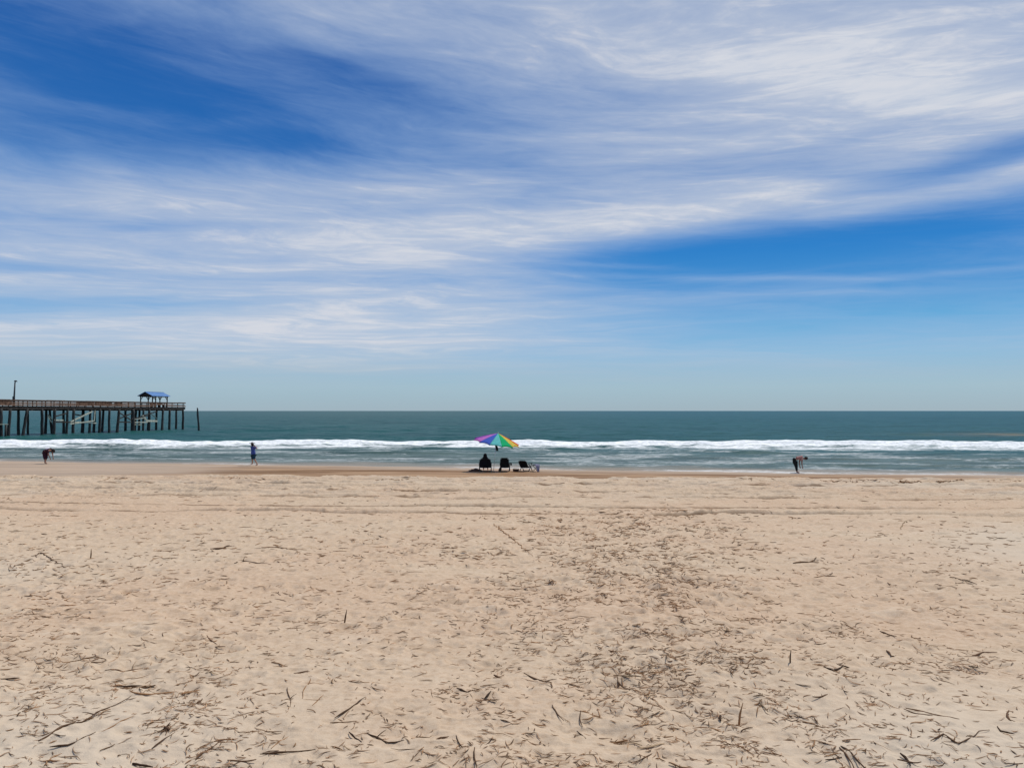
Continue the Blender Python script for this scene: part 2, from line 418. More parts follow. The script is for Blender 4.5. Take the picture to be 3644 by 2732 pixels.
# ------------------------------------------------------------------ materials
M = dict(
    pile=simple_mat('weathered_pile', (0.042, 0.042, 0.040), 0.9, 0.5, 3.0, stretch=(3, 3, 0.6)),
    deckw=simple_mat('deck_timber', (0.06, 0.043, 0.034), 0.9, 0.5, 2.0, stretch=(1, 1, 1)),
    rail=simple_mat('rail_timber', (0.22, 0.120, 0.078), 0.9, 0.5, 2.5),
    darkw=simple_mat('dark_timber', (0.045, 0.034, 0.028), 0.9, 0.4, 2.5),
    grey=simple_mat('bleached_timber', (0.50, 0.50, 0.40), 0.9, 0.3, 3.0),
    roofb=simple_mat('blue_metal_roof', (0.13, 0.27, 0.52), 0.4, 0.12, 2.0, 0.5),
    steel=simple_mat('dark_steel', (0.03, 0.032, 0.035), 0.5, 0.2, 4.0, 0.5),
    redw=simple_mat('red_brown_bench', (0.12, 0.045, 0.04), 0.8, 0.3, 4.0),
    black=simple_mat('black_fabric', (0.013, 0.014, 0.016), 0.9, 0.3, 30.0, 0.1),
    navyf=simple_mat('navy_fabric', (0.014, 0.018, 0.028), 0.9, 0.3, 30.0, 0.1),
    metal=simple_mat('dull_metal', (0.25, 0.25, 0.26), 0.4, 0.1, 10.0, 0.5, metal=0.7),
    polew=simple_mat('white_pole', (0.62, 0.62, 0.60), 0.4, 0.05, 5.0, 0.4),
    skin=simple_mat('skin', (0.40, 0.22, 0.15), 0.6, 0.08, 12.0, 0.3, bump=0.02),
    skin2=simple_mat('tanned_skin', (0.27, 0.14, 0.10), 0.6, 0.08, 12.0, 0.3, bump=0.02),
    hair=simple_mat('dark_hair', (0.018, 0.012, 0.010), 0.7, 0.4, 60.0, 0.3, stretch=(1, 1, 0.2)),
    maroon=simple_mat('maroon_cloth', (0.040, 0.014, 0.026), 0.9, 0.3, 14.0, 0.1),
    white=simple_mat('white_cloth', (0.62, 0.58, 0.64), 0.9, 0.1, 14.0, 0.1),
    blue=simple_mat('blue_cloth', (0.055, 0.085, 0.270), 0.9, 0.3, 14.0, 0.1),
    teal=simple_mat('dark_teal_cloth', (0.015, 0.050, 0.085), 0.9, 0.3, 14.0, 0.1),
    straw=simple_mat('grey_straw', (0.14, 0.135, 0.12), 0.9, 0.2, 40.0, 0.1),
    pinks=simple_mat('faded_pink_cloth', (0.38, 0.19, 0.17), 0.9, 0.15, 14.0, 0.1),
    pants=simple_mat('black_trousers', (0.014, 0.017, 0.018), 0.9, 0.3, 14.0, 0.1),
    brown=simple_mat('brown_wicker', (0.06, 0.030, 0.022), 0.8, 0.4, 40.0, 0.2),
    towel=simple_mat('violet_grey_towel', (0.20, 0.19, 0.27), 0.95, 0.5, 9.0, 0.1, stretch=(8, 8, 0.6)),
)
# ------------------------------------------------------------------ pier
PA, PB = Vector((-74.2, 112.0, 0)), Vector((-66.3, 157.0, 0))      # seaward part of the pier's south edge
PD = (PB - PA).normalized(); PU = Vector((PD.y, -PD.x, 0))          # along / across (towards the viewer's right)
WD = 4.4
LEN = (PB - PA).length
BACK = -66.0                                                        # how far the pier runs on towards land
DZ = 4.52                                                           # deck top
def PP(s, w, z): return PA + PD * s - PU * w + Vector((0, 0, z))    # s along, w inwards from the right edge
pier = empty('pier', PP(0, 2.2, 0), 0, 'long weathered timber fishing pier on dark piles running out over the surf', 'pier')
OFF = -Vector(pier.location)
def pbuild(mb, name, mat, **kw):
    o = mb.build(name, mat, pier, **kw)
    o.data.transform(Matrix.Translation(OFF)); return o
# deck boards (one mesh) and beams
mb = MB()
s = BACK
while s < LEN:
    w = 0.19; mb.box(PP(s + w / 2, WD / 2, DZ - 0.03 + random.uniform(-.006, .006)), (w - 0.02, WD + random.uniform(-.06, .06), 0.06),
                     Matrix(((PD.x, PU.x, 0), (PD.y, PU.y, 0), (0, 0, 1))))
    s += w
pbuild(mb, 'deck', M['deckw'])
for w in (0.12, WD / 2, WD - 0.12):
    mb = MB(); mb.beam(PP(BACK, w, DZ - 0.20), PP(LEN, w, DZ - 0.20), 0.26, 0.12) if False else None
    a, b = PP(BACK, w, DZ - 0.262), PP(LEN, w, DZ - 0.262)
    mb.box((a + b) / 2, ((b - a).length, 0.14, 0.40), Matrix(((PD.x, PU.x, 0), (PD.y, PU.y, 0), (0, 0, 1))))
    pbuild(mb, 'stringer', M['darkw'])
RM = Matrix(((PD.x, PU.x, 0), (PD.y, PU.y, 0), (0, 0, 1)))
# railings
for w in (0.05, WD - 0.05):
    rl = MB()
    for z, hh, th in ((DZ + 0.92, 0.07, 0.22), (DZ + 0.81, 0.16, 0.045), (DZ + 0.50, 0.20, 0.04), (DZ + 0.20, 0.22, 0.04)):
        s = BACK
        while s < LEN - 0.01:
            L = min(random.choice((3.6, 4.2, 4.8)), LEN - s)
            skip = (z < DZ + 0.6) and random.random() < 0.10
            if not skip:
                rl.box(PP(s + L / 2, w - (0.05 if z < DZ + 0.9 else 0), z + random.uniform(-.015, .015)), (L - 0.02, th, hh), RM)
            s += L
    o = pbuild(rl, 'railing', M['rail'])
    s = BACK; pm = MB()
    while s <= LEN + .01:
        pm.box(PP(min(s, LEN - 0.06), w + 0.045 * (1 if w < 1 else -1), DZ + 0.42), (0.11, 0.11, 0.96), RM)
        s += 1.85
    q = pm.build('rail_post', M['darkw'], o); q.data.transform(Matrix.Translation(OFF))
    props(q, kind='stuff', label='row of dark upright posts along one pier railing')
er = MB()
for z, hh in ((DZ + 0.92, 0.05), (DZ + 0.50, 0.13), (DZ + 0.20, 0.15)):
    er.box(PP(LEN - 0.04, WD / 2, z + 0.002), (0.05, WD - 0.24, hh), RM)
pbuild(er, 'end_railing', M['rail'])
# boards closing some rail bays
for s0, s1 in ((15.5, 19.5), (19.7, 24.2), (24.6, 26.8), (-1.5, 2.5)):
    b = MB(); n = int((s1 - s0) / 0.24)
    for i in range(n):
        b.box(PP(s0 + (i + .5) * 0.24, 0.165, DZ + 0.40 + random.uniform(-.02, .02)), (0.22, 0.025, 0.62), RM)
    pbuild(b, 'rail_panel', M['rail'])
# piles: px of head, px of foot, row (0 = right edge, 1 = left edge), radius
def pier_s(px, w):
    t = (px - CX) / F / (math.cos(ALPHA))   # x/y slope at the horizon
    o = PP(0, w, 0)
    return (t * o.y - o.x) / (PD.x - t * PD.y)
PILES = [(4, 6, 0, .27), (39, 27, 0, .19), (67, 71, 1, .19), (99, 76, 0, .19), (100, 105, 1, .15),
         (151, 155, 0, .20), (167, 160, 1, .19), (178, 186, 1, .17), (197, 189, 0, .21),
         (228, 230, 1, .18), (243, 239, 0, .17), (265, 257, 0, .20), (298, 296, 1, .24), (324, 320, 0, .18),
         (339, 332, 1, .20), (358, 356, 0, .19), (370, 361, 1, .19), (391, 391, 0, .18), (426, 414, 0, .21), (448, 449, 1, .20),
         (475, 474, 0, .30), (486, 476, 1, .2), (498, 497, 1, .19), (512, 511, 0, .17), (533, 533, 0, .20), (533, 523, 1, .17),
         (559, 553, 1, .19), (582, 573, 0, .18), (581, 580, 1, .18), (606, 604, 0, .20), (629, 629, 1, .19), (653, 653, 0, .19)]
for hx, fx, row, r in PILES:
    w = 0.22 if row == 0 else WD - 0.22
    if row == 0: r *= 1.0
    a = PP(pier_s(hx, w), w, DZ - 0.36); b = PP(pier_s(fx, w), w, -1.2)
    if abs(hx - fx) > 5:                     # battered piles lean across the pier too
        b = b + PU * 0.25
    pm = MB(); k = 7; pts = []; rd = []
    for i in range(k + 1):
        t = i / k; p = a.lerp(b, t); p += Vector((random.uniform(-.03, .03), random.uniform(-.03, .03), 0)); pts.append(p)
        rd.append(1.18 * r * (0.84 + 0.22 * t))
    pm.tube(pts, rd, 10); pbuild(pm, 'pile', M['pile'], smooth=True)
s = BACK
while s < -2.5:
    for w in (0.22, WD - 0.22):
        pm = MB(); pm.tube([PP(s, w, DZ - 0.36), PP(s + random.uniform(-.15, .15), w + (0.3 if w > 1 else -0.3), -1.2)], [.17, .21], 10)
        pbuild(pm, 'pile', M['pile'], smooth=True)
    c = MB(); c.box(PP(s, WD / 2, DZ - 0.60), (0.26, WD - 0.1, 0.26), RM); pbuild(c, 'cap_beam', M['darkw'])
    s += 4.6
for i in range(11):
    c = MB(); c.box(PP(1.6 + i * 4.28, WD / 2, DZ - 0.59), (0.24, WD + 0.15, 0.24), RM); pbuild(c, 'cap_beam', M['darkw'])
def zpx(py, px, w):     # height of a point of the pier edge seen at a pixel
    q = PP(pier_s(px, w), w, 0); return CAMZ + (HZ - py) / F * q.y
def brace(x0, y0, x1, y1, w, wd, mat, name='brace', th=0.07):
    wd *= 1.35
    a = PP(pier_s(x0, w), w, zpx(y0, x0, w)); b = PP(pier_s(x1, w), w, zpx(y1, x1, w))
    m_ = MB(); d = (b - a); e1 = d.normalized(); e3 = PU; e2 = e3.cross(e1)
    m_.box((a + b) / 2, (d.length, th, wd), Matrix((e1, e3, e2)).transposed()); pbuild(m_, name, mat)
for args in [(425, 1467, 471, 1496, 0.02, .14, M['darkw']), (420, 1492, 471, 1470, 0.06, .14, M['darkw']), (420, 1501, 471, 1502, 0.0, .14, M['darkw']),
             (471, 1490, 530, 1478, 0.02, .14, M['darkw']), (505, 1480, 560, 1464, 0.1, .13, M['darkw']),
             (476, 1502, 527, 1502, 0.0, .14, M['grey']), (476, 1493, 520, 1485, 0.05, .12, M['grey']),
             (523, 1497, 562, 1498, 0.0, .26, M['grey']), (510, 1478, 525, 1498, 0.03, .22, M['grey']), (530, 1466, 561, 1489, 1.0, .12, M['grey']),
             (192, 1501, 262, 1502, 0.02, .16, M['darkw']), (196, 1494, 228, 1495, 0.0, .16, M['grey']), (197, 1482, 240, 1470, 0.1, .14, M['darkw']),
             (254, 1501, 330, 1464, -0.03, .17, M['grey']), (252, 1508, 338, 1497, -0.08, .14, M['grey']), (262, 1501, 345, 1505, 0.0, .13, M['grey']),
             (268, 1474, 300, 1480, 0.6, .14, M['darkw']), (172, 1475, 197, 1500, 1.2, .13, M['grey']), (338, 1497, 340, 1460, -0.02, .13, M['grey']),
             (476, 1510, 520, 1511, 0.8, .12, M['grey']), (186, 1502, 172, 1480, 0.5, .12, M['grey'])]:
    brace(*args)
# low landing beside the pier at the left edge of the photo
lp = MB()
for i in range(16):
    lp.box(PP(-2.6 + i * 0.22, 0.2, 1.84 + random.uniform(-.01, .01)), (0.20, 1.9, 0.06), RM)
pbuild(lp, 'landing_deck', M['grey'])
for ds, dw in ((-2.3, -0.6), (0.5, -0.6), (-2.3, 1.0), (0.6, 1.0), (-0.9, -0.6)):
    pm = MB(); pm.tube([PP(ds, dw, 1.8), PP(ds, dw, -1.2)], [.15, .18], 9); pbuild(pm, 'landing_pile', M['pile'], smooth=True)
# pavilion (part of the pier: it would move with it, yet stands on it -> thing of its own)
ps = pier_s(540, 0.6)
PL, PW = 5.6, 3.2
pav_c = PP(ps + PL / 2 + 0.0, 2.0, DZ)
pav = empty('pavilion', pav_c, 0, 'small open shelter with blue metal gable roof near the pier end', 'shelter')
def vb(mb, name, mat, parent=pav, **kw):
    o = mb.build(name, mat, parent, **kw); o.data.transform(Matrix.Translation(-Vector(pav_c))); return o
def PV(s, w, z): return pav_c + PD * s - PU * w + Vector((0, 0, z))
EZ, RZ = 2.08, 2.86
for ss in (-PL / 2 + 0.5, 0, PL / 2 - 0.5):
    for ww in (-PW / 2 + 0.35, PW / 2 - 0.35):
        m_ = MB(); m_.box(PV(ss, ww, EZ / 2 + 0.06), (0.15, 0.15, EZ + 0.1), RM); vb(m_, 'post', M['darkw'])
for sgn in (-1, 1):
    m_ = MB()
    e0, e1 = PV(-PL / 2, sgn * PW / 2, EZ), PV(PL / 2, sgn * PW / 2, EZ); r0, r1 = PV(-PL / 2, 0, RZ), PV(PL / 2, 0, RZ)
    n = 14
    vs = []; fs = []
    up = Vector((0, 0, 0.05))
    for i in range(n + 1):
        a, b = e0.lerp(e1, i / n), r0.lerp(r1, i / n); vs += [a, b, b + up, a + up]
    for i in range(n):
        k = 4 * i; fs += [(k, k + 1, k + 5, k + 4), (k + 3, k + 7, k + 6, k + 2), (k, k + 4, k + 7, k + 3)]
    fs += [(0, 3, 2, 1), (4 * n, 4 * n + 1, 4 * n + 2, 4 * n + 3)]
    m_.add(vs, fs)
    for i in range(n + 1):
        a, b = e0.lerp(e1, i / n) + up * 1.3, r0.lerp(r1, i / n) + up * 1.3
        m_.beam(a, b, 0.035, 0.035)
    vb(m_, 'roof_slope', M['roofb'])
m_ = MB(); m_.beam(PV(-PL / 2 - .04, 0, RZ + .07), PV(PL / 2 + .04, 0, RZ + .07), 0.16, 0.05); vb(m_, 'ridge_cap', M['roofb'])
for e in (-1, 1):
    m_ = MB(); ss = e * (PL / 2 - 0.35)
    a, b, c = PV(ss, -PW / 2 + .05, EZ - 0.02), PV(ss, PW / 2 - .05, EZ - 0.02), PV(ss, 0, RZ - 0.06)
    d = PD * 0.05
    m_.add([a - d, b - d, c - d, a + d, b + d, c + d], [(0, 1, 2), (3, 5, 4), (0, 3, 4, 1), (1, 4, 5, 2), (2, 5, 3, 0)])
    vb(m_, 'gable', M['darkw'])
for ww in (-PW / 2 + 0.35, PW / 2 - 0.35):
    m_ = MB(); m_.box(PV(0, ww, EZ - 0.03), (PL - 0.5, 0.12, 0.2), RM); vb(m_, 'eave_beam', M['darkw'])
    for ss in (-PL / 2 + 0.5, 0, PL / 2 - 0.5):
        for sg in (-1, 1):
            if abs(ss + sg * .6) > PL / 2 - .3: continue
            m_ = MB(); m_.beam(PV(ss, ww, EZ - 0.7), PV(ss + sg * .6, ww, EZ - 0.12), 0.09); vb(m_, 'knee_brace', M['darkw'])
def bench(sc, wc, label):
    c = PP(sc, wc, DZ); b = empty('bench', c, math.atan2(PD.y, PD.x), label, 'bench', 'benches under the pier shelter')
    x = MB(); x.box((0, 0, .45), (1.7, .42, .05), bev=.008); x.build('seat', M['redw'], b)
    x = MB()
    for z in (.62, .80): x.box((0, .22, z), (1.7, .035, .13), bev=.006)
    x.build('backrest', M['redw'], b)
    for e in (-.7, .7):
        x = MB(); x.box((e, 0, .21), (.07, .38, .42)); x.box((e, .20, .62), (.07, .05, .5)); x.build('leg', M['darkw'], b)
bench(ps + 1.6, 1.3, 'red brown slatted bench under the shelter, the one nearer the shore')
bench(ps + 3.9, 1.3, 'red brown slatted bench under the shelter, the one nearer the pier end')
# lamp post on the pier
lpz = PP(pier_s(51, 0.5), 0.5, DZ)
lamp = empty('lamp_post', lpz, 0, 'tall thin dark lamp post rising above the pier railing at the far left', 'lamp post')
x = MB(); x.tube([(0, 0, 0), (0.02, 0, 1.4), (0.10, 0, 3.55)], [.17, .12, .09], 8); x.build('pole', M['steel'], lamp, smooth=True)
x = MB(); x.tube([(0.10, 0, 3.5), (0.14, 0, 3.72), (0.45, 0, 3.62)], [.06, .05, .04], 6); x.ellipsoid((0.18, 0, 3.70), (.24, .14, .12)); x.build('lamp_head', M['steel'], lamp, smooth=True)
x = MB(); x.box((-0.10, 0, 1.15), (.22, .16, .55), bev=.02); x.build('switch_box', M['steel'], lamp)
# lone piling beyond the end
pp = on_plane(706, 1532, 0)
x = MB(); x.tube([(-0.28, 0, 4.42), (-0.22, 0, 4.15), (-0.18, 0, 3), (-0.02, 0, 1.6), (0.05, 0, 0.8), (0.12, 0, -1.2)], [.07, .13, .18, .16, .18, .20], 10)
lone = x.build('lone_piling', M['pile'], None, smooth=True, label='single leaning wooden piling standing in the sea just past the pier end', cat='piling')
lone.location = (pp.x, pp.y, 0)

# ------------------------------------------------------------------ beach group
def fabric_panel(mb, p00, p10, p11, p01, sag=0.04, th=0.012, n=7):
    """rounded, slightly sagging cloth panel with thickness"""
    p00, p10, p11, p01 = map(Vector, (p00, p10, p11, p01))
    nrm = (p10 - p00).cross(p01 - p00).normalized(); vs = []; fs = []
    for side in (0, 1):
        for j in range(n + 1):
            v = j / n
            for i in range(n + 1):
                u = i / n
                uu = u
                if v > 0.75:   # rounded upper corners
                    k = (v - 0.75) / 0.25; ins = 0.16 * (1 - math.sqrt(max(0, 1 - k * k))); uu = ins + u * (1 - 2 * ins)
                p = (p00.lerp(p10, uu)).lerp(p01.lerp(p11, uu), v) - nrm * sag * math.sin(math.pi * u) * (0.4 + 0.6 * math.sin(math.pi * v))
                vs.append(p + nrm * th * side)
    N = (n + 1) ** 2
    for j in range(n):
        for i in range(n):
            a = j * (n + 1) + i; fs.append((a, a + n + 1, a + n + 2, a + 1)); fs.append((N + a, N + a + 1, N + a + n + 2, N + a + n + 1))
    per = [i for i in range(n)] + [(j) * (n + 1) + n for j in range(n)] + [n * (n + 1) + n - i for i in range(n)] + [(n - j) * (n + 1) for j in range(n)]
    for k in range(len(per)):
        a, b = per[k], per[(k + 1) % len(per)]; fs.append((a, b, N + b, N + a))
    mb.add(vs, fs)
def beach_chair(px, py, rz, bh, recl, wdt, label, legs=True, cup=True):
    x, y, z = on_sand(px, py)
    c = empty('beach_chair', (x, y, z), rz, label, 'beach chair', 'folding beach chairs by the umbrella')
    W = wdt / 2; sh = 0.24
    yb = -0.24; top = Vector((0, yb - bh * math.sin(recl), sh + bh * math.cos(recl)))
    m_ = MB(); fabric_panel(m_, (-W, yb, sh), (W, yb, sh), (W, top.y, top.z), (-W, top.y, top.z), 0.05); m_.build('backrest', M['black'], c, smooth=False)
    m_ = MB(); fabric_panel(m_, (-W, yb + .01, sh - .01), (W, yb + .01, sh - .01), (W, 0.28, sh + .05), (-W, 0.28, sh + .05), 0.05); m_.build('seat', M['black'], c)
    m_ = MB()
    for e in (-1, 1):
        m_.tube([(e * (W + .012), top.y, top.z - 0.04), (e * (W + .012), yb, sh), (e * (W + .012), 0.29, sh + .05)], 0.013, 8)
    m_.tube([(-W, top.y - .005, top.z - 0.035), (-W * .7, top.y - .01, top.z + .006), (W * .7, top.y - .01, top.z + .006), (W, top.y - .005, top.z - 0.035)], 0.013, 8)
    m_.build('frame', M['steel'], c, smooth=True)
    for e in (-1, 1):
        m_ = MB(); X_ = e * (W + .035)
        m_.tube([(X_, yb - .10, 0.008), (X_, 0.0, sh + .0), (X_, 0.22, sh + .24)], .026, 8)
        m_.build('leg', M['steel'], c, smooth=True)
        m_ = MB(); m_.tube([(X_, 0.30, 0.008), (X_, 0.10, sh), (X_, yb - 0.06, sh + 0.23)], .026, 8); m_.build('leg', M['steel'], c, smooth=True)
        m_ = MB(); m_.box((X_, 0.03, sh + 0.25), (0.055, 0.52, 0.03), bev=.01); m_.build('armrest', M['black'], c)
    for yy in (yb - .10, 0.30):
        m_ = MB(); m_.tube([(-W - .035, yy, 0.012), (W + .035, yy, 0.012)], .018, 8)
        m_.build('ground_bar', M['steel'], c, smooth=True)
    if cup:
        m_ = MB(); m_.tube([(W + .13, 0.02, sh + .12), (W + .13, 0.02, sh + .27)], .047, 12); m_.tube([(W + .03, .02, sh + .25), (W + .1, .02, sh + .25)], .015, 6)
        m_.build('cup_holder', M['black'], c, smooth=True)
    return c, Vector((x, y, z)), top
ch1, ch1p, ch1t = beach_chair(1727, 1675.5, R(0), 0.56, R(12), 0.66, 'black folding beach chair holding the seated person, leftmost of the three chairs', cup=False)
ch2, _, _ = beach_chair(1797, 1675.5, R(-4), 0.62, R(16), 0.50, 'empty upright black beach chair between the umbrella pole and the small basket')
ch3, _, _ = beach_chair(1872, 1675.5, R(-24), 0.56, R(40), 0.52, 'empty reclined black beach chair, rightmost of the three, next to the draped towel', cup=False)

# umbrella
ux, uy, uz = on_sand(1756, 1676)
umb = empty('beach_umbrella', (ux, uy, uz), 0, 'rainbow striped beach umbrella tilted to the right over the chairs', 'umbrella')
sc_ = F / uy
hub = Vector((16.5 / sc_, -0.02, (1676 - 1541) / sc_))
tilt = Quaternion((0, 1, 0), R(9)) @ Quaternion((1, 0, 0), R(6))
joint = Vector((8 / sc_, 0, 1.50))
m_ = MB(); m_.tube([(0, 0, -0.1), tuple(joint * 0.5), tuple(joint)], .017, 10); m_.build('pole', M['polew'], umb, smooth=True)
m_ = MB(); m_.tube([tuple(joint), tuple(hub - Vector((0, 0, .03)))], .014, 8); m_.build('upper_pole', M['polew'], umb, smooth=True)
m_ = MB()
m_.tube([tuple(joint + Vector((.10, -.05, -.24))), tuple(joint + Vector((.08, -.05, -.10))), tuple(joint + Vector((.03, -.05, .08))), tuple(joint + Vector((-.01, -.04, .30)))], [.06, .085, .075, .04], 10)
m_.build('carry_sleeve', M['black'], umb, smooth=True)
RAD, DEP, NG = 1.46, 0.58, 12
GC = {0: (0.95, 0.30, 0.08), 1: (0.85, 0.08, 0.08), 2: (0.75, 0.06, 0.30), 3: (0.45, 0.06, 0.50), 4: (0.25, 0.06, 0.50), 5: (0.35, 0.10, 0.60),
      6: (0.52, 0.14, 0.72), 7: (0.86, 0.42, 0.92), 8: (0.20, 0.34, 0.92), 9: (0.35, 0.92, 0.92), 10: (0.07, 0.80, 0.40), 11: (0.98, 0.88, 0.26)}
def cloth_mat(name, col):
    m, nt = new_mat(name); T = NT(nt)
    tc = T.n('ShaderNodeTexCoord').outputs['Object']; n1 = T.noise(tc, 6, 4, 0.6)
    c = T.mixc(T.mapr(n1, .3, .7), tuple(v * .88 for v in col), col)
    d = T.n('ShaderNodeBsdfDiffuse'); t = T.n('ShaderNodeBsdfTranslucent'); mx = T.n('ShaderNodeMixShader'); o = T.n('ShaderNodeOutputMaterial')
    T.link(c, d.inputs[0]); T.link(c, t.inputs[0]); mx.inputs[0].default_value = .72
    T.link(d.outputs[0], mx.inputs[1]); T.link(t.outputs[0], mx.inputs[2]); T.link(mx.outputs[0], o.inputs[0]); return m
def cpt(a, r):
    # r 0..1 along the rib; cloth pulls flat between ribs
    return Vector((math.cos(a) * RAD * r, math.sin(a) * RAD * r, -DEP * (0.85 * r + 0.15 * r * r)))
for g in range(NG):
    a0, a1 = 2 * math.pi * (g - 0.5) / NG, 2 * math.pi * (g + 0.5) / NG
    m_ = MB(); vs = []; fs = []; nr, na = 10, 6
    for i in range(nr + 1):
        r = i / nr
        for j in range(na + 1):
            u = j / na; p = cpt(a0, r).lerp(cpt(a1, r), u)
            p.z -= 0.0 * u * r
            if i == nr: p = p * (1 - 0.09 * math.sin(math.pi * u))
            vs.append(hub + tilt @ p)
    for i in range(nr):
        for j in range(na):
            k = i * (na + 1) + j; fs.append((k, k + na + 1, k + na + 2, k + 1))
    # hanging valance
    k0 = nr * (na + 1)
    for j in range(na + 1): vs.append(Vector(vs[k0 + j]) + tilt @ Vector((0, 0, -0.05 - .01 * math.sin(math.pi * j / na))))
    for j in range(na): fs.append((k0 + j, k0 + na + 1 + j, k0 + na + 2 + j, k0 + j + 1))
    m_.add(vs, fs)
    o = m_.build('canopy_panel', cloth_mat('canopy_%d' % g, GC[g]), umb, smooth=True)
    sol = o.modifiers.new('thickness', 'SOLIDIFY'); sol.thickness = 0.004
    rb = MB(); rb.tube([tuple(hub + tilt @ (cpt(a0, q) + Vector((0, 0, -.012)))) for q in (0, .25, .5, .75, 1.0)], .005, 6)
    rb.build('rib', M['metal'], umb, smooth=True)
m_ = MB(); m_.tube([tuple(hub + tilt @ Vector((0, 0, .0))), tuple(hub + tilt @ Vector((0, 0, .08)))], [.022, .012], 8); m_.build('finial', M['polew'], umb)

# basket, bag, side table with towel
x, y, z = on_sand(1836, 1677)
bk = empty('basket', (x, y, z), 0, 'low dark brown basket on the sand between the two empty chairs', 'basket')
m_ = MB(); k = 0
lo = [(-.17, -.11, 0), (.17, -.11, 0), (.17, .11, 0), (-.17, .11, 0)]; hi = [(-.2, -.13, .15), (.2, -.13, .15), (.2, .13, .15), (-.2, .13, .15)]
li = [(a * .93, b * .93, c) for a, b, c in hi]; bi = [(a * .93, b * .93, .02) for a, b, c in lo]
m_.add(lo + hi + li + bi, [(3, 2, 1, 0), (0, 1, 5, 4), (1, 2, 6, 5), (2, 3, 7, 6), (3, 0, 4, 7), (4, 5, 9, 8), (5, 6, 10, 9), (6, 7, 11, 10), (7, 4, 8, 11),
                           (8, 9, 13, 12), (9, 10, 14, 13), (10, 11, 15, 14), (11, 8, 12, 15), (12, 13, 14, 15)])
m_.build('body', M['brown'], bk)
m_ = MB(); m_.tube([(-.2, 0, .14), (-.15, 0, .19), (0, 0, .215), (.15, 0, .19), (.2, 0, .14)], .009, 6); m_.build('handle', M['darkw'], bk, smooth=True)
x, y, z = on_sand(1779, 1676)
bg = empty('beach_bag', (x, y, z), R(10), 'small slumped dark bag leaning on the left leg of the middle empty chair', 'bag')
m_ = MB(); m_.tube([(0, 0, 0), (0.0, 0, .06), (.03, 0, .16), (.07, 0, .26)], [.08, .10, .085, .04], 12); m_.build('body', M['brown'], bg, smooth=True)
m_ = MB(); m_.tube([(.03, -.03, .24), (.06, -.03, .33), (.12, -.03, .33), (.11, -.03, .24)], .008, 6); m_.build('strap', M['black'], bg, smooth=True)
x, y, z = on_sand(1693, 1675.5)
m_ = MB(); bm = bmesh.new(); bmesh.ops.create_icosphere(bm, subdivisions=3, radius=1)
for v in bm.verts:
    q = v.co; k = 1 + .22 * math.sin(q.x * 5 + 1) * math.cos(q.y * 4) + .1 * math.sin(q.z * 9 + q.x * 7)
    v.co = Vector((q.x * .40 * k, q.y * .22 * k, max(q.z, -.15) * .14 * k + .02))
bm.verts.index_update(); m_.add([v.co for v in bm.verts], [[v.index for v in f.verts] for f in bm.faces]); bm.free()
hp = m_.build('towel_heap', M['brown'], None, smooth=True, label='low crumpled dark heap of cloth on the sand left of the seated person', cat='cloth'); hp.location = (x, y, z)
x, y, z = on_sand(1905, 1677)
tb = empty('camp_stool', (x, y, z), R(8), 'small folding stool right of the reclined chair, half hidden by a towel', 'stool')
m_ = MB(); m_.box((0, 0, .40), (.40, .30, .025), bev=.006); m_.build('seat', M['navyf'], tb)
for e in (-1, 1):
    for k in (-1, 1):
        m_ = MB(); m_.tube([(e * .17, k * .12, .39), (-e * .17, k * .12, .0)], .010, 6); m_.build('leg', M['steel'], tb, smooth=True)
m_ = MB(); n = 10; vs = []; fs = []
path = [(.0, .42), (.10, .445), (.19, .44), (.235, .40), (.245, .30), (.27, .18), (.29, .06), (.30, -.02)]
for i, (px_, pz_) in enumerate(path):
    wv = .17 if i < 4 else .17 - (i - 3) * .026
    for j in range(n + 1):
        u = j / n * 2 - 1; vs.append((px_ + .02 * math.sin(u * 7) * (i / 7), u * wv - .02, pz_ + .012 * math.sin(u * 9 + i)))
for i in range(len(path) - 1):
    for j in range(n):
        k = i * (n + 1) + j; fs.append((k, k + 1, k + n + 2, k + n + 1))
m_.add(vs, fs); tw = m_.build('towel', M['towel'], None, smooth=True, label='violet grey towel draped over the small stool, hanging down to the sand', cat='towel')
tw.location = (x, y, z); tw.rotation_euler = (0, 0, R(-50)); sm = tw.modifiers.new('thickness', 'SOLIDIFY'); sm.thickness = .014

# ------------------------------------------------------------------ people
def skin_obj(name, joints, edges, root, mat, parent, sub=2, **kw):
    names = list(joints); idx = {n: i for i, n in enumerate(names)}
    me = bpy.data.meshes.new(name)
    me.from_pydata([joints[n][0] for n in names], [(idx[a], idx[b]) for a, b in edges], []); me.update()
    o = bpy.data.objects.new(name, me); COL.objects.link(o); o.parent = parent
    me.materials.append(mat)
    md = o.modifiers.new('skin', 'SKIN'); md.use_smooth_shade = True; md.branch_smoothing = 0.6
    if not me.skin_vertices: me.skin_vertices.new() if hasattr(me.skin_vertices, 'new') else None
    for i, n in enumerate(names):
        r = joints[n][1]; r = r if isinstance(r, tuple) else (r, r)
        me.skin_vertices[0].data[i].radius = r
        me.skin_vertices[0].data[i].use_root = (n == root)
    sb = o.modifiers.new('smooth', 'SUBSURF'); sb.levels = sub; sb.render_levels = sub
    return props(o, **kw)
def chain(*ns): return list(zip(ns[:-1], ns[1:]))
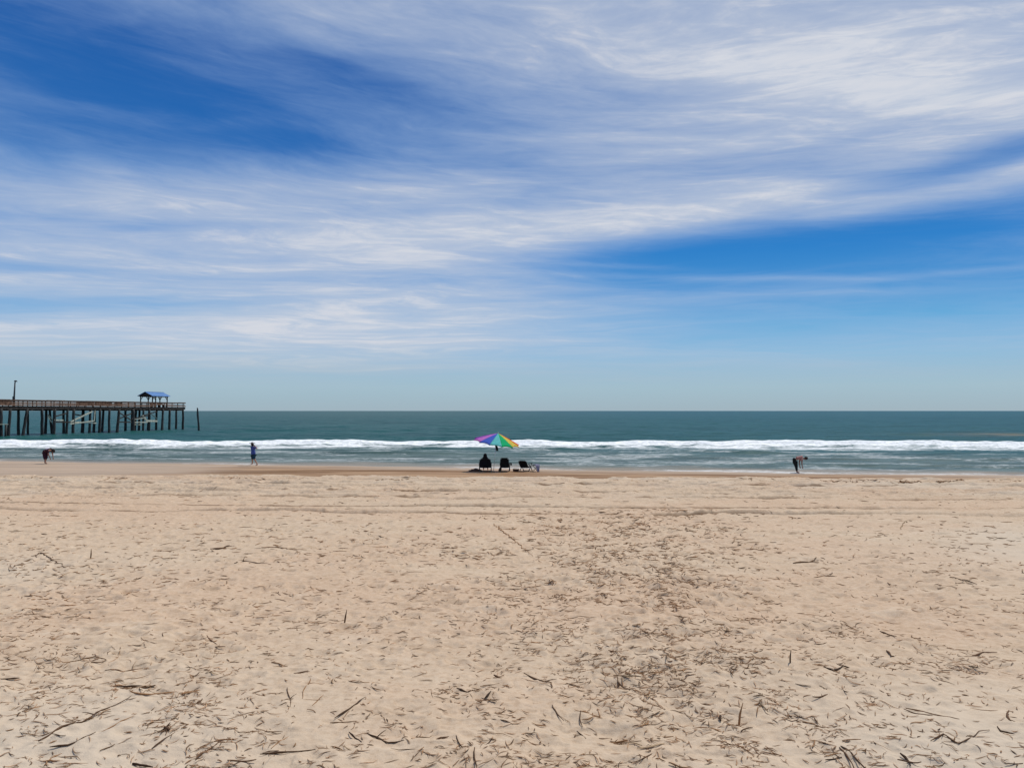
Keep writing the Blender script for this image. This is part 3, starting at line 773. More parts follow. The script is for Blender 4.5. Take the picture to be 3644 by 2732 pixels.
def add_hand(J, E, wrist, wpos, d, palm_n, side, s=1.0, curl=0.5):
    """palm + four fingers + thumb. d: hand direction, palm_n: palm normal, side: towards the thumb"""
    d = Vector(d).normalized(); pn = Vector(palm_n).normalized(); t = d.cross(pn).normalized() * side
    w = Vector(wpos); palm = w + d * .055 * s
    J[wrist + '_palm'] = (tuple(palm), (.026 * s, .022 * s)); E.append((wrist, wrist + '_palm'))
    for k, (off, L) in enumerate(((.030, .072), (.010, .080), (-.010, .075), (-.029, .058))):
        b = w + d * .088 * s + t * off * s; m1 = b + (d * (1 - curl * .5) + pn * curl * .7).normalized() * L * .5 * s
        e = m1 + (d * (1 - curl) + pn * (curl + .25)).normalized() * L * .5 * s
        J['%s_f%da' % (wrist, k)] = (tuple(b), .0105 * s); J['%s_f%db' % (wrist, k)] = (tuple(m1), .009 * s); J['%s_f%dc' % (wrist, k)] = (tuple(e), .0075 * s)
        E += [(wrist + '_palm', '%s_f%da' % (wrist, k)), ('%s_f%da' % (wrist, k), '%s_f%db' % (wrist, k)), ('%s_f%db' % (wrist, k), '%s_f%dc' % (wrist, k))]
    a = w + d * .045 * s + t * .040 * s + pn * .012; b = a + (d + t * .5 + pn * .4).normalized() * .045 * s
    J[wrist + '_ta'] = (tuple(a), .012 * s); J[wrist + '_tb'] = (tuple(b), .009 * s)
    E += [(wrist + '_palm', wrist + '_ta'), (wrist + '_ta', wrist + '_tb')]
def add_head(J, E, neck, c, fwd, up, s=1.0):
    """skull, jaw, nose, ears as part of the body surface"""
    c, fwd, up = Vector(c), Vector(fwd).normalized(), Vector(up).normalized(); sd = fwd.cross(up)
    J['skull'] = (tuple(c - fwd * .012 * s + up * .03 * s), (.088 * s, .092 * s)); J['crown'] = (tuple(c - fwd * .015 * s + up * .085 * s), .060 * s)
    J['jaw'] = (tuple(c + fwd * .035 * s - up * .065 * s), (.048 * s, .050 * s))
    J['nose'] = (tuple(c + fwd * .108 * s - up * .015 * s), .010 * s)
    E += [(neck, 'jaw'), ('jaw', 'skull'), ('skull', 'crown'), ('skull', 'nose')]
    for e, nm in ((1, 'ear_a'), (-1, 'ear_b')):
        J[nm] = (tuple(c + sd * e * .092 * s - up * .005 * s), .012 * s); E.append(('skull', nm))
def face_bits(parent, c, fwd, up, s=1.0):
    c, fwd, up = Vector(c), Vector(fwd).normalized(), Vector(up).normalized(); sd = fwd.cross(up)
    for e in (1, -1):
        m_ = MB(); m_.ellipsoid(c + sd * e * .032 * s + fwd * .083 * s + up * .012 * s, (.011 * s,) * 3, n=8); m_.build('eye', M['white'], parent, smooth=True)
    m_ = MB(); m_.ellipsoid(c + fwd * .085 * s - up * .055 * s, (.02 * s, .02 * s, .007 * s), n=8); m_.build('mouth', M['redw'], parent, smooth=True)
def foot(J, E, ank, p, fwd, r=.038):
    p = Vector(p); f = Vector(fwd).normalized()
    J[ank + '_heel'] = (tuple(p - f * .04 + Vector((0, 0, -.035))), r * .85); J[ank + '_ball'] = (tuple(p + f * .10 + Vector((0, 0, -.045))), (r, r * .7)); J[ank + '_toe'] = (tuple(p + f * .165 + Vector((0, 0, -.050))), (r * .85, r * .45))
    E += [(ank, ank + '_heel'), (ank, ank + '_ball'), (ank + '_ball', ank + '_toe')]

# --- person 1: bending over at the waterline, far left (faces right, +x)
x, y, z = on_sand(163, 1650)
p1 = empty('person', (x, y, z), R(-12), 'person in dark maroon clothes bending over at the waterline near the pier', 'person', 'people along the waterline')
J = {}; E = []
J['pelvis'] = ((-.12, 0, .86), (.14, .12)); J['waist'] = ((.02, 0, .94), .115); J['chest'] = ((.20, 0, .98), (.135, .12)); J['collar'] = ((.34, 0, .97), .085); J['neck'] = ((.42, 0, .955), .050)
E += chain('pelvis', 'waist', 'chest', 'collar', 'neck')
for e, n in ((-1, 'r'), (1, 'l')):
    J['hip' + n] = ((-.12, e * .10, .80), .10); J['kn' + n] = ((-.02 - .04 * e, e * .11, .46), .062); J['an' + n] = ((-.06 - .10 * e, e * .12, .085), .040)
    E += [('pelvis', 'hip' + n), ('hip' + n, 'kn' + n), ('kn' + n, 'an' + n)]; foot(J, E, 'an' + n, J['an' + n][0], (1, 0, 0))
    J['sh' + n] = ((.33, e * .17, .93), .060); J['el' + n] = ((.38, e * .19, .66), .040); J['wr' + n] = ((.47, e * .14, .44), .028)
    E += [('collar', 'sh' + n), ('sh' + n, 'el' + n), ('el' + n, 'wr' + n)]; add_hand(J, E, 'wr' + n, J['wr' + n][0], (.3, 0, -1), (0, -e, 0), 1)
add_head(J, E, 'neck', (.53, 0, .94), (.35, 0, -.95), (.95, 0, .30))
b = skin_obj('body', J, E, 'pelvis', M['skin2'], p1)
face_bits(p1, (.53, 0, .94), (.35, 0, -.95), (.95, 0, .30))
G = {'seatb': ((-.21, 0, .83), (.15, .15)), 'pelvis': ((-.13, 0, .86), (.20, .18)), 'waist': ((.05, 0, .955), (.165, .155))}; EE = [('pelvis', 'waist'), ('seatb', 'pelvis')]
for e, n in ((-1, 'r'), (1, 'l')):
    G['h' + n] = ((-.10, e * .095, .78), .13); G['k' + n] = ((-.03 - .04 * e, e * .11, .44), .105); G['k2' + n] = ((-.04 - .06 * e, e * .11, .30), .09); EE += [('pelvis', 'h' + n), ('h' + n, 'k' + n), ('k' + n, 'k2' + n)]
skin_obj('trousers', G, EE, 'pelvis', M['maroon'], p1)
G = {'waist': ((-.04, 0, .93), (.155, .15)), 'chest': ((.20, 0, 1.0), (.165, .15)), 'col': ((.33, 0, .985), .11)}; EE = chain('waist', 'chest', 'col')
for e, n in ((-1, 'r'), (1, 'l')):
    G['s' + n] = ((.33, e * .17, .93), .080); G['e' + n] = ((.36, e * .185, .76), .062); EE += [('col', 's' + n), ('s' + n, 'e' + n)]
skin_obj('shirt', G, EE, 'chest', M['maroon'], p1)
m_ = MB(); m_.ellipsoid((.12, 0, 1.055), (.14, .15, .095), Matrix.Rotation(R(-12), 3, 'Y')); m_.build('back_cloth', M['white'], p1, smooth=True)
m_ = MB(); m_.ellipsoid((.575, 0, .965), (.125, .105, .11)); m_.ellipsoid((.66, 0, .90), (.07, .09, .10)); m_.build('hair', M['hair'], p1, smooth=True)

# --- person 2: walking, arms raised to the face, brimmed hat
x, y, z = on_sand(905, 1656)
p2 = empty('person', (x, y, z), R(0), 'person in blue top and hat walking barefoot with arms raised to the face', 'person', 'people along the waterline')
J = {}; E = []
J['pelvis'] = ((-.08, 0, .84), (.15, .12)); J['waist'] = ((-.09, 0, 1.0), .115); J['chest'] = ((-.10, 0, 1.17), (.14, .11)); J['collar'] = ((-.12, 0, 1.29), .085); J['neck'] = ((-.15, 0, 1.355), .048)
E += chain('pelvis', 'waist', 'chest', 'collar', 'neck')
J['hipl'] = ((-.14, .06, .78), .078); J['knl'] = ((-.18, .10, .44), .060); J['anl'] = ((-.21, .22, .13), .038)
J['hipr'] = ((-.04, -.06, .78), .078); J['knr'] = ((.05, -.08, .42), .060); J['anr'] = ((.25, -.10, .085), .038)
for n in 'lr':
    E += [('pelvis', 'hip' + n), ('hip' + n, 'kn' + n), ('kn' + n, 'an' + n)]
foot(J, E, 'anl', J['anl'][0], (-1, .3, -.1)); foot(J, E, 'anr', J['anr'][0], (1, .2, 0)) if False else foot(J, E, 'anr', J['anr'][0], (-.2, .1, -.02))
J['shr'] = ((.04, -.08, 1.27), .058); J['elr'] = ((.24, -.14, 1.17), .042); J['wrr'] = ((.02, -.05, 1.38), .028)
J['shl'] = ((-.26, .08, 1.27), .058); J['ell'] = ((-.27, .26, 1.16), .042); J['wrl'] = ((-.24, .16, 1.38), .028)
for n in 'lr': E += [('collar', 'sh' + n), ('sh' + n, 'el' + n), ('el' + n, 'wr' + n)]
add_hand(J, E, 'wrr', J['wrr'][0], (-.7, .3, .5), (-.3, .6, -.6), 1, curl=.6); add_hand(J, E, 'wrl', J['wrl'][0], (.3, -.2, .9), (0, -.8, 0), -1, curl=.6)
hc = (-.17, 0, 1.46)
add_head(J, E, 'neck', hc, (-.6, .8, 0), (0, 0, 1))
skin_obj('body', J, E, 'pelvis', M['skin'], p2); face_bits(p2, hc, (-.6, .8, 0), (0, 0, 1))
G = {'hem': ((-.08, 0, .72), (.20, .17)), 'pel': ((-.08, 0, .86), (.20, .17)), 'waist': ((-.09, 0, 1.0), (.18, .155)), 'chest': ((-.10, 0, 1.16), (.19, .155)), 'col': ((-.12, 0, 1.28), .12)}; EE = chain('hem', 'pel', 'waist', 'chest', 'col')
G['sr'] = ((.04, -.08, 1.27), .078); G['er'] = ((.20, -.13, 1.19), .062); G['sl'] = ((-.26, .08, 1.27), .078); G['el'] = ((-.27, .22, 1.19), .062)
EE += [('col', 'sr'), ('sr', 'er'), ('col', 'sl'), ('sl', 'el')]
skin_obj('shirt', G, EE, 'chest', M['blue'], p2)
G = {'pel': ((-.08, 0, .84), (.185, .16)), 'hl': ((-.14, .06, .68), .115), 'kl': ((-.17, .09, .42), .095), 'hr': ((-.03, -.07, .68), .115), 'kr': ((.03, -.08, .42), .095)}
skin_obj('shorts', G, [('pel', 'hl'), ('hl', 'kl'), ('pel', 'hr'), ('hr', 'kr')], 'pel', M['teal'], p2)
m_ = MB(); m_.ellipsoid((hc[0], hc[1], hc[2] + .075), (.105, .11, .085)); m_.tube([(hc[0], hc[1], hc[2] + .060), (hc[0], hc[1], hc[2] + .095)], [.22, .20], 20); m_.build('hat', M['straw'], p2, smooth=True)
m_ = MB(); m_.ellipsoid((hc[0] + .03, hc[1] - .03, hc[2] - .01), (.095, .095, .11)); m_.build('hair', M['hair'], p2, smooth=True)

# --- person 3: bending, right
x, y, z = on_sand(2837, 1682)
p3 = empty('person', (x, y, z), R(-6), 'person in black trousers and faded pink top stooping at the right of the umbrella', 'person', 'people along the waterline')
J = {}; E = []
J['pelvis'] = ((-.16, 0, .83), (.105, .10)); J['waist'] = ((-.02, 0, .91), .11); J['chest'] = ((.15, 0, .95), (.135, .115)); J['collar'] = ((.29, 0, .94), .08); J['neck'] = ((.38, 0, .925), .048)
E += chain('pelvis', 'waist', 'chest', 'collar', 'neck')
for e, n in ((-1, 'r'), (1, 'l')):
    J['hip' + n] = ((-.15, e * .08, .76), .078); J['kn' + n] = ((-.06, e * .10, .44), .060); J['an' + n] = ((-.02 + .03 * e, e * .11, .085), .040)
    E += [('pelvis', 'hip' + n), ('hip' + n, 'kn' + n), ('kn' + n, 'an' + n)]; foot(J, E, 'an' + n, J['an' + n][0], (1, 0, 0))
    J['sh' + n] = ((.26, e * .16, .90), .058); J['el' + n] = ((.20 - .03 * e, e * .20, .64), .040); J['wr' + n] = ((.23 - .03 * e, e * .17, .42), .028)
    E += [('collar', 'sh' + n), ('sh' + n, 'el' + n), ('el' + n, 'wr' + n)]; add_hand(J, E, 'wr' + n, J['wr' + n][0], (.25, 0, -1), (0, -e, 0), 1)
add_head(J, E, 'neck', (.49, 0, .90), (.45, 0, -.9), (.9, 0, .40))
skin_obj('body', J, E, 'pelvis', M['skin2'], p3); face_bits(p3, (.49, 0, .90), (.45, 0, -.9), (.9, 0, .40))
G = {'sb': ((-.23, 0, .80), (.12, .12)), 'pel': ((-.165, 0, .82), (.17, .16)), 'w': ((-.05, 0, .90), .145)}; EE = [('pel', 'w'), ('sb', 'pel')]
for e, n in ((-1, 'r'), (1, 'l')):
    G['h' + n] = ((-.16, e * .08, .74), .145); G['k' + n] = ((-.06, e * .10, .44), .082); G['a' + n] = ((-.025 + .03 * e, e * .11, .12), .062); EE += [('pel', 'h' + n), ('h' + n, 'k' + n), ('k' + n, 'a' + n)]
skin_obj('trousers', G, EE, 'pel', M['pants'], p3)
G = {'w': ((-.06, 0, .895), (.150, .14)), 'c': ((.15, 0, .955), (.16, .14)), 'col': ((.28, 0, .945), .10)}; EE = chain('w', 'c', 'col')
for e, n in ((-1, 'r'), (1, 'l')):
    G['s' + n] = ((.26, e * .16, .90), .075); G['e' + n] = ((.225, e * .185, .76), .060); EE += [('col', 's' + n), ('s' + n, 'e' + n)]
skin_obj('shirt', G, EE, 'c', M['pinks'], p3)
m_ = MB(); m_.ellipsoid((.535, 0, .915), (.115, .10, .10)); m_.build('hair', M['hair'], p3, smooth=True)

# --- person 4: seated in the left chair, seen from behind
p4 = empty('person', ch1p, 0, 'person in black hooded top sitting in the leftmost beach chair, seen from behind', 'person')
J = {}; E = []
J['pelvis'] = ((0, -.10, .34), (.15, .12)); J['waist'] = ((0, -.17, .50), .13); J['chest'] = ((0, -.23, .68), (.165, .12)); J['collar'] = ((0, -.25, .80), .085); J['neck'] = ((0, -.24, .875), .052)
E += chain('pelvis', 'waist', 'chest', 'collar', 'neck')
for e, n in ((-1, 'l'), (1, 'r')):
    J['hip' + n] = ((e * .10, -.06, .345), .095); J['kn' + n] = ((e * .14, .38, .44), .062); J['an' + n] = ((e * .13, .62, .085), .040)
    E += [('pelvis', 'hip' + n), ('hip' + n, 'kn' + n), ('kn' + n, 'an' + n)]; foot(J, E, 'an' + n, J['an' + n][0], (0, 1, 0))
    J['sh' + n] = ((e * .19, -.25, .76), .065); J['el' + n] = ((e * .30, -.16, .545), .043); J['wr' + n] = ((e * .33, .10, .53), .030)
    E += [('collar', 'sh' + n), ('sh' + n, 'el' + n), ('el' + n, 'wr' + n)]; add_hand(J, E, 'wr' + n, J['wr' + n][0], (0, 1, 0), (0, 0, -1), -e)
add_head(J, E, 'neck', (0, -.23, .965), (0, 1, -.1), (0, .1, 1))
skin_obj('body', J, E, 'pelvis', M['skin'], p4); face_bits(p4, (0, -.23, .965), (0, 1, -.1), (0, .1, 1))
G = {'p': ((0, -.12, .34), (.20, .16)), 'w': ((0, -.18, .50), (.21, .16)), 'c': ((0, -.24, .67), (.205, .15)), 'col': ((0, -.25, .80), .12)}; EE = chain('p', 'w', 'c', 'col')
for e, n in ((-1, 'l'), (1, 'r')):
    G['s' + n] = ((e * .185, -.25, .745), .085); G['e' + n] = ((e * .30, -.17, .545), .07); G['f' + n] = ((e * .325, .05, .535), .05); EE += [('col', 's' + n), ('s' + n, 'e' + n), ('e' + n, 'f' + n)]
skin_obj('jacket', G, EE, 'c', M['black'], p4)
G = {'p': ((0, -.08, .345), (.17, .13))}; EE = []
for e, n in ((-1, 'l'), (1, 'r')):
    G['h' + n] = ((e * .11, -.02, .35), .11); G['k' + n] = ((e * .14, .38, .44), .085); G['a' + n] = ((e * .13, .61, .15), .062); EE += [('p', 'h' + n), ('h' + n, 'k' + n), ('k' + n, 'a' + n)]
skin_obj('trousers', G, EE, 'p', M['navyf'], p4)
m_ = MB(); m_.ellipsoid((0, -.262, .985), (.118, .115, .135)); m_.ellipsoid((0, -.27, .87), (.15, .10, .12)); m_.build('hood', M['black'], p4, smooth=True)

# ------------------------------------------------------------------ reed wrack
def reed_mat(name, col, var=.5):
    m, nt = new_mat(name); T = NT(nt)
    oi = T.n('ShaderNodeTexCoord').outputs['Object']; g = T.n('ShaderNodeNewGeometry')
    n1 = T.noise(oi, 60, 4, 0.7); isl = g.outputs['Random Per Island']
    ob = T.n('ShaderNodeObjectInfo').outputs['Random']
    f = T.m('FRACT', T.m('ADD', isl, ob))
    c = T.mixc(T.mapr(f, 0, 1, 0, 1, False), tuple(v * .5 for v in col), tuple(min(1, v * 2.0) for v in col))
    c = T.mixc(T.mapr(n1, .4, .7, 0, .5), c, tuple(v * .4 for v in col))
    T.principled(c, .85, T.bump(n1, .3, .004), .15); return m
MR = reed_mat('dry_reed', (0.200, 0.108, 0.052)); MRD = reed_mat('dark_wood', (0.080, 0.043, 0.023)); MRL = reed_mat('pale_reed', (0.27, 0.19, 0.115)); MRT = reed_mat('tan_reed', (0.28, 0.170, 0.098))
def poly_stick(pix, r, name, mat, label=None, cat=None, group=None, lift=0.0, knots=True):
    """a stalk lying on the sand through points given on the photograph, laid on the terrain"""
    P3 = [Vector(on_sand(*p)) for p in pix]
    # refine and drape
    pts = []
    for a, b in zip(P3[:-1], P3[1:]):
        n = max(2, int((b - a).length / 0.05))
        for i in range(n): pts.append(a.lerp(b, i / n))
    pts.append(P3[-1])
    k = len(pts); out = []; rd = []
    seed = random.random() * 100
    hs = sand_z(np.array([p.x for p in pts]), np.array([p.y for p in pts]))
    # stiff stalk: smooth the ground height strongly
    for i, p in enumerate(pts):
        lo, hi = max(0, i - 4), min(k, i + 5); zz = float(np.mean(hs[lo:hi])); zz = max(zz, float(hs[i]) - r * .5)
        t = i / (k - 1); w = r * (1.0 - 0.55 * t) * (0.9 + .25 * math.sin(seed + i * 1.7)); w *= min(1, .45 + 3 * min(t, 1 - t))
        j = r * 1.2
        out.append(Vector((p.x + j * math.sin(seed + i * .9), p.y + j * math.cos(seed * 2 + i * .7), zz + r * .8 + lift))); rd.append(max(w, r * .25))
    o0 = out[0].copy(); m_ = MB(); m_.tube([p - o0 for p in out], rd, 6)
    if knots and k > 8:
        for q in range(random.randint(0, 2)):
            i = random.randint(2, k - 3); a = out[i] - o0; d = Vector((random.uniform(-1, 1), random.uniform(-1, 1), .25)).normalized()
            m_.tube([a, a + d * r * 6, a + d * r * 11 + Vector((0, 0, -r))], [r * .55, r * .4, r * .2], 5)
    o = m_.build(name, mat, None, smooth=True, label=label, cat=cat, group=group); o.location = o0
    return o
def c3(l): return [(x * .5877, 1850 + y * .5877) for x, y in l]
def c4(l): return [(1200 + x * .5877, 1850 + y * .5877) for x, y in l]
def c5(l): return [(2344 + x * .5877, 1850 + y * .5877) for x, y in l]
NB = 0
MAIN = [
 (c3([(195, 222), (245, 202), (320, 245), (410, 290)]), .012, 'branch', MRD, 'forked dark branch lying alone on pale sand at the left below the tyre tracks'),
 (c3([(1585, 1415), (1740, 1412), (1915, 1408)]), .0085, 'stick', MRD, 'straight dark stick lying level at the bottom, left of centre'),
 (c3([(2035, 1215), (2110, 1165), (2220, 1095)]), .0085, 'stick', MRD, 'thick slanting stick above a thinner level one, left of bottom centre'),
 (c3([(1995, 1232), (2165, 1221)]), .006, 'stick', MR, 'thin level stick just under the thick slanting stick'),
 (c3([(225, 1368), (390, 1275), (490, 1250), (590, 1180), (700, 1130), (790, 1082)]), .009, 'driftwood_branch', MRD, 'longest dark crooked branch running diagonally in the lower left'),
 (c3([(305, 1405), (400, 1398), (500, 1360), (590, 1320)]), .0075, 'reed_stalk', MRD, 'long bent reed stalk below and parallel to the longest crooked branch'),
 (c3([(610, 1305), (700, 1265), (810, 1212)]), .006, 'reed_stalk', MR, 'pale brown reed stalk continuing up from the long bent stalk in the lower left'),
 (c3([(262, 1500), (310, 1465), (375, 1432)]), .006, 'reed_stalk', MR, 'short curved reed stalk at the very bottom left'),
 (c3([(795, 1475), (850, 1490), (930, 1506)]), .013, 'driftwood_piece', MRD, 'thick near black driftwood piece cut by the bottom edge'),
 (c3([(1195, 1455), (1215, 1425), (1350, 1355)]), .0075, 'stick', MRD, 'slanting knotted stick beside the bottom left litter line'),
 (c3([(1640, 1388), (1745, 1315)]), .005, 'stick', MR, 'thin slanting twig directly above the straight level stick'),
 (c3([(925, 1410), (990, 1355), (1060, 1322)]), .0065, 'stick', MRD, 'hooked stick right of the black driftwood lump in the lower left'),
 (c3([(985, 1300), (1030, 1312)]), .018, 'driftwood_piece', MRD, 'stubby black driftwood lump at the lower left'),
 (c3([(690, 990), (770, 996), (840, 990), (935, 1000)]), .010, 'driftwood_piece', MRD, 'dark flat driftwood bar on top of the left litter heap'),
 (c3([(780, 1052), (860, 1068), (960, 1055), (1060, 1046)]), .010, 'driftwood_piece', MR, 'long brown flat reed bundle lowest in the left litter heap'),
 (c3([(635, 900), (740, 898), (870, 868)]), .008, 'reed_stalk', MRD, 'dark reed stalk with a thick right end above the left litter heap'),
 (c3([(420, 860), (520, 848), (575, 830), (650, 852)]), .008, 'reed_stalk', MR, 'arched brown reed stalk left of and above the left litter heap'),
 (c3([(0, 966), (60, 963), (120, 955)]), .011, 'driftwood_piece', MRD, 'dark bar of driftwood entering from the left edge'),
 (c3([(1250, 695), (1280, 718), (1312, 740)]), .009, 'stick', MRD, 'short thick tapering stick alone on smooth sand left of centre'),
 (c3([(1580, 165), (1700, 176), (1740, 190), (1860, 196)]), .012, 'reed_stalk', MR, 'long thin reed stalk in the upper left litter patch'),
 (c3([(1415, 282), (1490, 266), (1560, 272), (1625, 268)]), .011, 'reed_stalk', MRD, 'wavy dark reed stalk under the upper left litter patch'),
 (c3([(1270, 172), (1330, 168), (1390, 152)]), .020, 'driftwood_piece', MRD, 'dark driftwood clump at the left end of the upper litter patch'),
 (c4([(945, 30), (1060, 118), (1190, 215)]), .013, 'long_stick', MR, 'very long straight stick slanting down right below the tyre tracks near the middle'),
 (c4([(1130, 932), (1225, 975), (1262, 978), (1305, 992)]), .0085, 'stick', MRD, 'bent dark stick in the middle of the foreground'),
 (c4([(1697, 962), (1720, 1005), (1765, 1045)]), .0105, 'driftwood_piece', MRD, 'thick curved black driftwood piece right of the middle foreground'),
 (c4([(942, 940), (1000, 965)]), .012, 'driftwood_piece', MRD, 'small club shaped dark driftwood left of the bent dark stick'),
 (c4([(865, 1003), (905, 994), (985, 990)]), .005, 'reed_stalk', MR, 'thin level reed below the small club shaped driftwood'),
 (c4([(725, 1030), (765, 1048), (795, 1050), (830, 1035)]), .009, 'driftwood_piece', MRD, 'dark wishbone shaped twig in the centre foreground'),
 (c4([(902, 1098), (925, 1065)]), .013, 'driftwood_piece', MRD, 'small leaf shaped dark driftwood right of the wishbone twig'),
 (c4([(718, 1335), (740, 1370), (760, 1402)]), .007, 'stick', MRD, 'short steep dark stick near the bottom centre'),
 (c4([(835, 1405), (838, 1510)]), .008, 'stick', MRD, 'upright pointing dark stick cut by the bottom edge near the centre'),
 (c4([(188, 1300), (240, 1325), (290, 1362), (350, 1362), (412, 1348)]), .008, 'driftwood_branch', MRD, 'forked brown branch on smooth sand at the bottom left of centre'),
 (c4([(72, 1298), (100, 1335), (150, 1352)]), .008, 'stick', MRD, 'short bent dark twig left of the forked brown branch'),
 (c4([(1445, 1265), (1505, 1306)]), .007, 'stick', MRD, 'straight short stick in the dense litter right of centre'),
 (c4([(1470, 1175), (1482, 1252)]), .007, 'stick', MRD, 'short upright lying stick above the straight short one in the dense litter'),
 (c4([(1648, 783), (1705, 802)]), .011, 'driftwood_piece', MRD, 'small thick driftwood stub above the curved black piece'),
 (c4([(1305, 1145), (1335, 1190), (1365, 1225)]), .008, 'stick', MRD, 'steep dark stick at the left edge of the dense litter'),
 (c5([(1492, 1150), (1600, 1172), (1720, 1200), (1825, 1228)]), .0065, 'long_stick', MR, 'upper of two long thin reeds fanning out at the lower right'),
 (c5([(1490, 1160), (1560, 1185), (1650, 1192)]), .0075, 'stick', MRD, 'lower of two reeds fanning out at the lower right'),
 (c5([(1098, 1375), (1150, 1440), (1200, 1506)]), .0085, 'stick', MRD, 'left leg of a dark V of two sticks at the bottom right'),
 (c5([(1108, 1376), (1190, 1440), (1275, 1498)]), .0085, 'stick', MRD, 'right leg of a dark V of two sticks at the bottom right'),
 (c5([(1650, 1348), (1720, 1315), (1770, 1345), (1820, 1370), (1890, 1330), (1950, 1300), (2010, 1290)]), .0075, 'driftwood_branch', MRD, 'zigzag dark branch at the lower right'),
 (c5([(2048, 1262), (2085, 1288), (2155, 1302)]), .0095, 'driftwood_piece', MRD, 'thick dark driftwood right of the zigzag branch'),
 (c5([(2128, 1180), (2122, 1235)]), .013, 'driftwood_piece', MRD, 'short thick black stub at the right edge of the litter'),
 (c5([(598, 1160), (605, 1198)]), .009, 'stick', MR, 'short thick brown stub right of centre, beside the leaning splinter'),
 (c5([(375, 1190), (400, 1215)]), .022, 'driftwood_piece', MRD, 'rounded black driftwood knob at the right side of the dense litter'),
 (c5([(490, 1268), (530, 1258), (575, 1250)]), .008, 'stick', MRD, 'short dark twig lying under the leaning splinter'),
 (c5([(868, 1216), (900, 1218), (965, 1222)]), .006, 'reed_stalk', MR, 'thin level reed crossed by a short dark twig, right foreground'),
 (c5([(942, 1188), (965, 1228)]), .008, 'stick', MRD, 'short dark twig crossing a thin level reed, right foreground'),
 (c5([(1458, 1412), (1500, 1450), (1532, 1478)]), .011, 'driftwood_piece', MRD, 'thick slanting driftwood between the V of sticks and the zigzag branch'),
 (c5([(1108, 1342), (1150, 1338), (1225, 1333)]), .006, 'reed_stalk', MR, 'level thin reed just above the V of sticks'),
 (c5([(530, 165), (590, 170), (655, 180)]), .013, 'reed_stalk', MR, 'thin level reed on clean sand right of the dense litter, far up'),
 (c5([(818, 268), (860, 258), (905, 256), (960, 240)]), .016, 'driftwood_piece', MR, 'dark brown driftwood clump right of the dense litter, far up'),
 (c5([(1005, 910), (1060, 930), (1110, 905), (1165, 915)]), .011, 'driftwood_branch', MRD, 'crooked branch heap in the middle of the right foreground'),
 (c5([(1755, 360), (1850, 378), (1930, 396)]), .012, 'reed_stalk', MRD, 'long dark reed on pale sand toward the right edge'),
 (c5([(1462, 50), (1480, 25), (1508, 2)]), .012, 'reed_stalk', MRL, 'small pale curved twig just below the tyre tracks at the right'),
 (c5([(1345, 680), (1385, 700), (1440, 705)]), .012, 'driftwood_piece', MRD, 'dark driftwood bit above the right litter row'),
 (c5([(1370, 800), (1410, 830), (1450, 838)]), .012, 'driftwood_piece', MRD, 'dark driftwood at the left end of the right litter row'),
 (c5([(1905, 820), (1960, 795), (2050, 790)]), .010, 'driftwood_branch', MRD, 'slim crooked branch at the right end of the right litter row'),
 (c3([(1735, 1025), (1752, 1080), (1762, 1145)]), .006, 'reed_stalk', MRD, 'left one of three spread reeds like a fan, left of centre'),
 (c3([(1885, 962), (1850, 1015), (1825, 1088)]), .006, 'reed_stalk', MR, 'middle one of three spread reeds like a fan, left of centre'),
 (c3([(1885, 1138), (1925, 1105), (1962, 1075)]), .006, 'reed_stalk', MR, 'right one of three spread reeds like a fan, left of centre'),
 (c3([(1640, 856), (1690, 866), (1738, 886)]), .008, 'reed_stalk', MR, 'short straight reed alone above the fan of three reeds'),
 (c3([(1780, 932), (1820, 925), (1862, 912)]), .010, 'driftwood_piece', MRD, 'small dark driftwood bar between the lone reed and the fan of reeds'),
]
for pix, r, name, mat, lab in MAIN:
    if 'crop' == name: continue
    poly_stick(pix, r, name, mat, lab, 'driftwood' if 'drift' in name or name == 'branch' else ('stick' if 'stick' in name else 'reed'))
def standing(px, py, top_dx, h, r, mat, label):
    x, y, z = on_sand(px, py); m_ = MB()
    m_.tube([(0, 0, -.03), (top_dx * .4, .01, h * .45), (top_dx, .0, h)], [r, r * 1.1, r * .3], 7)
    o = m_.build('standing_reed', mat, None, smooth=True, label=label, cat='reed'); o.location = (x, y, z)
standing(1225, 2208, .03, .16, .009, MRD, 'dark reed stub standing upright in the sand left of centre')
standing(2628, 2562, .035, .17, .008, MR, 'brown splinter leaning upright from the sand right of the dense litter')
standing(2812, 2372, .01, .12, .007, MRD, 'small dark spike standing in the sand above the crooked branch heap')
standing(322, 1985, .01, .17, .010, MR, 'small brown tuft spike standing near the forked dark branch')

# individual pieces: shared meshes, each its own object
variants = []
for i in range(14):
    L = 1.0; n = 7; bend = random.uniform(-.14, .14); wob = random.uniform(.0, .05); ph = random.random() * 6
    pts = []; rd = []
    for k in range(n):
        t = k / (n - 1) - .5
        pts.append((t * L, bend * (t * t * 4 - .5) * .5 + wob * math.sin(ph + 6 * t), .01 + .03 * math.cos(ph + 5 * t)))
        rd.append(.028 * (0.45 + .75 * math.sin(math.pi * (k + .8) / (n + .6))) * random.uniform(.8, 1.2))
    m_ = MB(); m_.tube(pts, rd, 6)
    if i % 3 == 0:
        a = Vector(pts[3]); m_.tube([a, a + Vector((.12, .10, .03)), a + Vector((.2, .22, .02))], [.02, .015, .007], 5)
    me = bpy.data.meshes.new('reed_fragment'); me.from_pydata(m_.v, [], m_.f); me.update()
    me.polygons.foreach_set('use_smooth', [True] * len(me.polygons))
    me.materials.append((MRD, MR, MRD, MRL)[i % 4]); variants.append(me)
